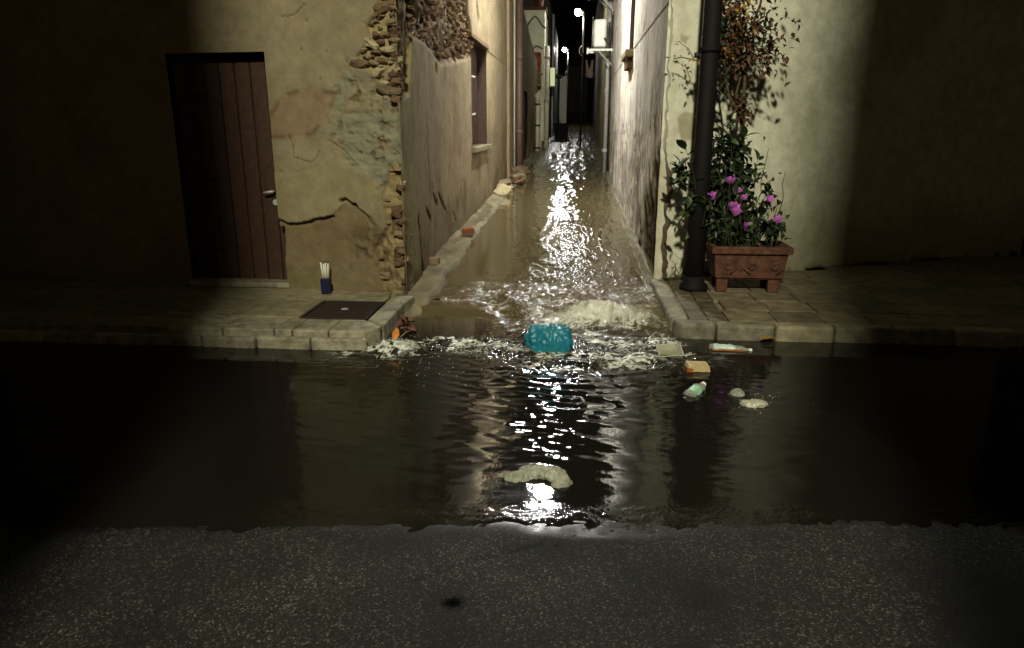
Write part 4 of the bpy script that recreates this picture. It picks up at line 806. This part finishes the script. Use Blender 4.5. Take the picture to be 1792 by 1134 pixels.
# climbing vine with a dry crown
vi = thing('climbing_vine', 'woody climbing vine with a drying brown and yellow crown against the pale wall', 'vine', (1.5, 6.85, .5))
lvv = leaf_set(.07, .034, [M['leaf_dry'], M['leaf_dry'], M['leaf'], M['leaf_mid'], M['leaf_yellow']], 2)
Yv = 6.86
def chain(pxs, y0=Yv): return [Vector(on_y(p, y0+.03*math.sin(i*2.1))) for i, p in enumerate(pxs)]
for pxs, rad in (([(1300, 425), (1302, 360), (1298, 300), (1300, 250), (1297, 205)], .024), ([(1297, 205), (1286, 185), (1276, 170), (1272, 150), (1268, 132), (1256, 120)], .016), ([(1297, 205), (1302, 160), (1305, 120), (1310, 60)], .018), ([(1297, 205), (1288, 165), (1294, 140), (1304, 118), (1320, 90)], .014), ([(1268, 132), (1285, 105), (1297, 70), (1300, 30)], .011), ([(1292, 420), (1288, 350), (1292, 280), (1296, 210)], .009), ([(1310, 60), (1330, 10), (1340, -40)], .012), ([(1256, 120), (1240, 112), (1215, 105), (1192, 100), (1178, 103)], .006), ([(1215, 105), (1205, 85), (1190, 75)], .004)):
    c = chain(pxs); MB().tube(c, [rad*(1-.35*i/(len(c)-1)) for i in range(len(c))], 8).obj('stem', M['stem'], vi, True)
nl = 0
for (px, py, sx, sy, n, wt) in [(1290, 40, 26, 40, 70, (0, 2, 3, 8, 9)), (1320, 60, 40, 60, 60, None), (1268, 35, 14, 20, 18, (4, 5, 6)), (1262, 105, 12, 14, 18, (4, 5, 8)), (1268, 85, 18, 18, 20, (0, 1, 8)), (1300, 105, 12, 25, 20, (0, 1, 2)), (1300, 190, 6, 22, 16, (0, 1, 4)), (1280, 210, 8, 8, 8, (6, 7)), (1250, 145, 12, 14, 16, (4, 5, 6)), (1360, 40, 30, 60, 30, None)]:
    for i in range(n):
        q = (px+r.gauss(0, sx*.6), py+r.gauss(0, sy*.6))
        if q[0] < 1246: continue
        p = Vector(on_y(q, Yv+r.uniform(-.12, .1))); me = lvv[r.choice(wt)] if wt else r.choice(lvv[:6])
        if nl < 280: put_leaf(vi, me, p, rv(r, 1)+Vector((0, -.3, -.5)), r, .95); nl += 1
for q in [(1172, 102), (1180, 100), (1185, 106), (1190, 98), (1196, 108), (1200, 112), (1192, 74), (1188, 78), (1200, 85), (1206, 92), (1210, 104), (1208, 118), (1203, 122), (1212, 128), (1214, 100), (1222, 104), (1230, 108), (1234, 100), (1226, 98), (1208, 140)]:
    put_leaf(vi, lvv[r.choice((4, 5, 6, 4, 8))], on_y(q, Yv-.2 if q[0] > 1212 else Yv-.02), rv(r, 1)+Vector((-.3, -.2, -.2)), r, .65)
foliage(vi, 'foliage', [(1285, 30, 20, 24, Yv, .12), (1298, 75, 18, 24, Yv, .12), (1275, 70, 16, 18, Yv, .1), (1320, 50, 34, 46, Yv, .14), (1300, 110, 14, 16, Yv, .1), (1345, 100, 26, 40, Yv, .12), (1290, -10, 30, 20, Yv, .12), (1300, 195, 7, 18, Yv, .05)], .075, .036, M['leaf_dry'], r, 700)
foliage(vi, 'foliage', [(1295, 20, 14, 20, Yv-.05, .1), (1272, 100, 10, 10, Yv-.05, .08), (1305, 55, 14, 20, Yv-.05, .1)], .075, .036, M['leaf_yellow'], r, 60)
foliage(vi, 'foliage', [(1262, 150, 12, 10, Yv-.05, .08), (1260, 105, 9, 10, Yv-.05, .08), (1265, 40, 10, 22, Yv-.05, .1), (1300, 90, 24, 40, Yv-.05, .1), (1335, 60, 24, 40, Yv-.05, .1)], .07, .036, M['leaf'], r, 220)
# two strings behind the post
t = thing('twine', 'pair of thin strings hanging behind the steel post above the shrub', 'string', tuple(on_y((1240, 165), 6.84)))
for pxs in ([(1238, 165), (1240, 205), (1242, 260)], [(1238, 165), (1248, 205), (1256, 250)]): MB().tube(chain(pxs, 6.84), .003, 5).obj('strand', M['string'], t)
# dry weed at the foot of the pale wall
wd = thing('dry_weed', 'thin wiry dry weed at the foot of the pale wall left of the post', 'weed', (1.0, 7.0, .12))
for k in range(9):
    b0 = Vector((.98+.035*k*.5, 7.0+.01*k, .115)); T = b0+Vector((r.uniform(-.13, .12), r.uniform(-.06, .02), r.uniform(.08, .2)))
    MB().tube(wander(b0, T, r, 6, .05), .003, 5).obj('stem', M['stem'], wd)
for k in range(14):
    put_leaf(wd, lv[k % 6], Vector((.9+r.uniform(-.03, .06), 6.98+r.uniform(-.03, .03), .12)), rv(r, 1)+Vector((0, 0, .5)), r, .45)

# ------------------------------------------------------------------ small things on the left pavement and path
t = thing('taper_holder', 'navy blue paper packet holding four thin white tapers against the ochre wall', 'packet', (-2.24, 6.18, .12))
bevel(MB().box((-2.275, 6.13, .121), (-2.195, 6.185, .255), .003).obj('packet', M['blue'], t), .005)
MB().box((-2.272, 6.134, .2551), (-2.198, 6.181, .2561)).obj('opening', M['wick'], t)
for k, (dx_, hh) in enumerate(((-.022, .165), (-.006, .15), (.010, .16), (.026, .155))):
    p0 = Vector((-2.235+dx_*.8, 6.158+.008*(k % 2), .24)); p1 = p0+Vector((dx_*.55-.004, .0, hh))
    tp_ = MB().tube([p0, p1], .0075, 8).obj('taper', M['wax'], t, True); MB().tube([p1, p1+Vector((.001, 0, .012))], .0075, 8).obj('tip', M['wick'], tp_, True)
def block(label, p, size, rz, m, cat='brick', seed=1, grp=None):
    t = MB().box((-size[0]/2, -size[1]/2, 0), (size[0]/2, size[1]/2, size[2]), .006).obj('fallen_'+cat, m); bevel(t, .012, 2)
    t.location = p; t.rotation_euler = (.05, -.06, rz); return tag(t, label, cat, grp)
block('broken reddish brick lying on the edge of the left cement path', (-1.44, 9.6, .165), (.16, .11, .075), .3, M['brick'])
block('grey stone block lying by the wall at the near end of the left path', (-1.53, 7.62, .12), (.13, .10, .075), -.15, M['stone'], 'stone')
names = [('flat pale rubble stone nearest the drainpipe foot', 'stone_pale'), ('long brown rubble stone in the heap below the drainpipe', 'stone_brown'), ('ochre rubble stone topmost in the heap below the drainpipe', 'stone'), ('small pale rubble stone at the water edge of the heap', 'stone_pale'), ('dark rubble stone lying on the water edge past the heap', 'stone_brown'), ('broad ochre rubble stone leaning on the wall before the heap', 'stone'), ('thin pale rubble flake lying before the heap', 'stone_pale'), ('round brown rubble stone between the heap and the water', 'stone_brown')]
for k, (lab, mm) in enumerate(names):
    y = [18.9, 17.4, 17.9, 16.9, 16.2, 15.4, 14.4, 18.4][k]; x = [-1.42, -1.42, -1.5, -1.30, -1.30, -1.52, -1.45, -1.34][k]
    o = link('rubble_stone', rough_stone('rubble_stone', .15+.05*(k % 3), .16, .08+.02*(k % 2), 300+k), M[mm]); o.location = (x, y, .13+float(alley_rise(y))+.06*(k == 2)); o.rotation_euler = (.1*k, .15, k); tag(o, lab, 'stone', 'rubble on the left path')
# leaf litter by the kerb
t = thing('leaf_litter', 'clump of wet red brown leaves caught against the left kerb corner', 'leaves', (-1.34, 5.42, .03))
ll = leaf_set(.07, .045, [M['debris'], M['debris'], M['leaf_dry']], 2)
for k in range(26): put_leaf(t, r.choice(ll), Vector((-1.33+r.gauss(0, .035), 5.42+r.gauss(0, .08), .025+r.uniform(0, .05))), rv(r, 1)+Vector((0, 0, .1)), r, .9)
MB().tube([(-1.24, 5.36, .03), (-1.28, 5.22, .05), (-1.31, 5.12, .03)], .005, 6).obj('twig', M['string'], t)
t = link('fallen_leaf', leaf_mesh(.11, .055, .2, .3), M['orange']); t.location = (-1.305, 4.93, .065); t.rotation_euler = (1.1, .3, .2); tag(t, 'single bright orange leaf standing in the foam beside the left kerb', 'leaf')
t = link('fallen_leaf', leaf_mesh(.09, .05, .3, .5), M['debris']); t.location = (-1.17, 6.12, .07); t.rotation_euler = (.5, .5, 1.2); tag(t, 'dark curled leaf riding the broken water at the alley mouth', 'leaf')
t = link('fallen_leaf', leaf_mesh(.12, .06, .2, .2), M['leaf_yellow']); t.location = (1.42, 5.33, .02); t.rotation_euler = (.3, .1, -1.4); tag(t, 'yellow leaf floating against the right kerb front', 'leaf')

# ------------------------------------------------------------------ rubbish in the water
from mathutils import noise as mn
def crumple(name, rx, ry, rz, seed, m, ridgek=1.0, zmin=-.4, sub=5, box=.35, parent=None):
    import bmesh
    bm = bmesh.new(); bmesh.ops.create_icosphere(bm, subdivisions=sub, radius=1); o = Vector((seed*3.1, seed*1.7, seed*.9))
    for v in bm.verts:
        c = v.co.copy(); k = max(abs(c.x), abs(c.y), abs(c.z)); c = c.lerp(c/k, box)
        cv = Vector((c.x*1.9, c.y*1.9, c.z*.7)); f = .84+.13*ridgek*(1-abs(mn.noise(cv*1.6+o))*2.2)+.2*mn.noise(c*1.1+o)+.085*ridgek*(1-abs(mn.noise(cv*3.6+o))*2.4)+.015*ridgek*(1-abs(mn.noise(cv*8+o))*2.4)-(.16*math.exp(-((c.x-.08*c.z)/.09)**2) if ridgek > 1 else 0)
        c *= f+.12; v.co = (c.x*rx, c.y*ry, max(zmin, c.z)*rz)
    me = bpy.data.meshes.new(name); bm.to_mesh(me); bm.free(); me.polygons.foreach_set('use_smooth', np.ones(len(me.polygons), bool))
    return link(name, me, m, parent)
t = thing('rubbish_bag', 'crumpled teal plastic rubbish bag stuck in the foaming water at the alley mouth', 'rubbish bag', (-.16, 5.08, .0))
o = crumple('body', .155, .115, .115, 4, M['bag'], 1.15, -.6, 5, .40, t); o.location = (0, 0, .042); o.matrix_parent_inverse = Matrix()
o = MB().tube([(-.05, .02, .095), (-.035, .015, .118), (-.02, .012, .126), (.01, .0, .122), (.03, -.02, .112)], [.03, .014, .010, .016, .004], 8).obj('knot', M['bag'], t, True); o.matrix_parent_inverse = Matrix()
# milky carrier bag in the foreground
t = thing('carrier_bag', 'milky translucent plastic bag awash in the shallow water near the road edge', 'plastic bag', (-.13, 3.06, 0))
import bmesh
bm = bmesh.new(); c0 = Vector((-.13, 3.06, 0))
for (q, hx, hy, hz_, rz_, sd) in (((908, 836), .080, .046, .034, .25, 2.2), ((940, 829), 105e-3, .060, .048, -.05, 5.7), ((966, 833), .085, .068, .046, -.4, 8.3), ((984, 846), .042, .066, .036, -.8, 3.1)):
    b2 = bmesh.new(); bmesh.ops.create_icosphere(b2, subdivisions=5, radius=1); o_ = Vector((sd, sd*.7, sd*1.3)); ctr = Vector(on_z(q, 0))-c0; rot = Matrix.Rotation(rz_, 3, 'Z')
    for v in b2.verts:
        c = v.co.copy(); st = Vector((c.x*2.6, c.y*.9, c.z)); f = .98+.14*mn.noise(c*1.2+o_)-.30*abs(mn.noise(st*1.3+o_))-.06*abs(mn.noise(st*4+o_))
        c *= f; v.co = ctr+rot @ Vector((c.x*hx, c.y*hy, max(-.3, c.z)*hz_))
    me_ = bpy.data.meshes.new('film'); b2.to_mesh(me_); b2.free(); bm.from_mesh(me_); bpy.data.meshes.remove(me_)
me = bpy.data.meshes.new('film'); bm.to_mesh(me); bm.free(); me.polygons.foreach_set('use_smooth', np.ones(len(me.polygons), bool))
o = link('film', me, M['film'], t); o.matrix_parent_inverse = Matrix(); rm = o.modifiers.new('skin', 'REMESH'); rm.mode = 'VOXEL'; rm.voxel_size = .0034; rm.use_smooth_shade = True; sm_ = o.modifiers.new('soft', 'SMOOTH'); sm_.iterations = 1
# tubs
def tub(label, loc, rz, L_, Wd, H_, m, mi, tilt=(0, 0), cat='food container', flip=False, stain=None):
    t = thing('food_container', label, cat, loc, 'food containers floating by the right kerb'); t.rotation_euler = (tilt[0], tilt[1], rz)
    a, bq = L_/2, Wd/2; s = .82; th_ = .006
    def ring(k, z): return [(-a*k, -bq*k, z), (a*k, -bq*k, z), (a*k, bq*k, z), (-a*k, bq*k, z)]
    vs = ring(s, 0)+ring(1, H_)+[(x*1.05, y*1.06, z) for x, y, z in ring(1, H_)]+[(x*1.05, y*1.06, z+.005) for x, y, z in ring(1, H_)]+[(x*.97, y*.96, z+.005) for x, y, z in ring(1, H_)]+[(x*.95, y*.95, z) for x, y, z in ring(s, .006)]
    fs = [(3, 2, 1, 0)]
    for l in range(5): fs += [(l*4+j, l*4+(j+1) % 4, (l+1)*4+(j+1) % 4, (l+1)*4+j) for j in range(4)]
    fs.append((20, 21, 22, 23)); o = MB().add(vs, fs).obj('shell', m, t); o.matrix_parent_inverse = Matrix(); bevel(o, .006, 2)
    if flip: o.rotation_euler = (math.pi, 0, 0); o.location = (0, 0, H_)
    if mi: o = MB().add([(x*.9, y*.9, z) for x, y, z in ring(s, .012)], [(0, 1, 2, 3)]).obj('residue', mi, t); o.matrix_parent_inverse = Matrix()
    if stain: o = MB().add([(-a*1.02, -bq*1.0, .012), (-a*.55, -bq*1.03, .012), (-a*.5, -bq*1.06, H_*.75), (-a*1.05, -bq*1.05, H_*.85), (-a*1.06, bq*.4, H_*.7), (-a*1.03, bq*.3, .01)], [(0, 1, 2, 3), (5, 0, 3, 4)]).obj('stain', stain, t); o.matrix_parent_inverse = Matrix()
    return t
tub('cloudy white open plastic tub tipped towards the road beside the churning water', (.70, 4.97, -.008), .10, .17, .13, .05, M['tub'], M['tub_in'], (.38, -.05))
tub('cream upturned plastic tub with an orange stained side floating below the white tub', (.845, 4.66, -.015), .12, .165, .11, .06, M['foam_tub'], None, (.08, .05), flip=True, stain=M['tub_stain'])
# bottles
def bottle(label, loc, rz, L_, R0, squash, lab, lab_range, tilt=0, seed=1, cap=None):
    t = thing('plastic_bottle', label, 'plastic bottle', loc, 'plastic bottles floating by the right kerb')
    prof = [(0, .25), (.015, .8), (.05, 1), (.12, .92), (.18, 1), (.26, .9), (.34, 1), (.42, .9), (.5, .98), (.58, .9), (.68, .95), (.78, .75), (.88, .42), (.93, .32), (1, .32)]
    Mx = Matrix.Translation((0, 0, R0*.55)) @ Matrix.Rotation(rz, 4, 'Z') @ Matrix.Rotation(tilt, 4, 'Y') @ Matrix.Rotation(math.pi/2, 4, 'Y')
    def mk(t0, t1, f, m, nm):
        st = [t0]+[p[0] for p in prof if t0 < p[0] < t1]+[t1]; vs = []; n_ = 20; fs_ = []
        for tt_ in st:
            rr2 = float(np.interp(tt_, [p[0] for p in prof], [p[1] for p in prof]))*R0*f
            for j in range(n_):
                a = 2*math.pi*j/n_; w_ = 1+.38*mn.noise(Vector((tt_*7+seed, math.cos(a)*1.4, math.sin(a)*1.4)))
                vs.append(Mx @ Vector((rr2*math.cos(a)*squash*w_, rr2*math.sin(a)*w_, (tt_-.5)*L_)))
        for i in range(len(st)-1):
            for j in range(n_): fs_.append((i*n_+j, i*n_+(j+1) % n_, (i+1)*n_+(j+1) % n_, (i+1)*n_+j))
        fs_ += [tuple(range(n_))[::-1], tuple(range((len(st)-1)*n_, len(st)*n_))]
        o = MB().add(vs, fs_).obj(nm, m, t, True); o.matrix_parent_inverse = Matrix(); return o
    mk(0, 1, 1, M['bottle'], 'body'); mk(*lab_range, 1.035, lab, 'label')
    if cap: mk(.945, 1.02, 1.35, cap, 'cap')
mb_ = bottle('crushed plastic bottle with an orange underside lying along the right kerb', (1.16, 5.14, -.012), -.12, .30, .036, .75, M['label_blue'], (.1, .62), .02, 3, M['white'])
o = MB().box((1.03, 5.09, .002), (1.25, 5.14, .014), .006).obj('dregs', M['tub_stain'], [x for x in COL.objects if x.name.startswith('plastic_bottle')][0]); bevel(o, .006)
bottle('plastic bottle with a green and white label floating out in the road water', (.775, 4.24, -.014), .95, .20, .042, .85, M['label'], (.1, .55), -.12, 8, M['white'])
t = thing('cup_lid', 'round clear domed cup lid floating near the right edge', 'cup lid', (1.02, 4.22, -.012))
o = MB().lathe([(.046, .0), (.05, .006), (.046, .012), (.040, .03), (.022, .042), (.012, .0425), (.012, .036)], 22).obj('dome', M['bottle'], t, True); o.matrix_parent_inverse = Matrix()
o = MB().lathe([(.051, .001), (.056, .002), (.056, .007), (.051, .008)], 22).obj('rim', M['tub'], t, True); o.matrix_parent_inverse = Matrix()
t = crumple('plastic_scrap', .07, .045, .025, 9, M['tub'], 1.0, -.6, 4, .2); t.location = (1.08, 4.05, .002); tag(t, 'crumpled white plastic scrap floating in front of the cup lid', 'plastic scrap')

# ------------------------------------------------------------------ spray
mb = MB(); r = random.Random(31)
def drop(x, y, z, s): mb.add([(x+s, y, z), (x-s, y, z), (x, y+s, z), (x, y-s, z), (x, y, z+s), (x, y, z-s)], [(0, 2, 4), (2, 1, 4), (1, 3, 4), (3, 0, 4), (2, 0, 5), (1, 2, 5), (3, 1, 5), (0, 3, 5)])
for (cx_, cy_, sx, sy, h, n) in [(-1.32, 4.93, .14, .10, .09, 240), (.3, 5.75, .45, .25, .09, 300), (-.42, 5.85, .15, .2, .12, 200), (-.8, 6.2, .35, .08, .08, 220), (-.6, 4.9, .45, .14, .06, 220), (.3, 4.85, .4, .16, .06, 220), (-1.0, 4.5, .3, .25, .03, 70), (1.15, 4.1, .25, .15, .02, 25), (.75, 6.9, .06, .3, .12, 80)]:
    for i in range(n):
        dx_, dy_ = r.gauss(cx_, sx*.6), r.gauss(cy_, sy*.6)
        if abs(dx_+.16) < .22 and dy_ < 5.3: continue
        drop(dx_, dy_, .01+.03*(cy_ > 5.8)+abs(r.gauss(0, h*.55)), r.uniform(.0012, .0042))
stuff(mb.obj('spray', M['droplet']))
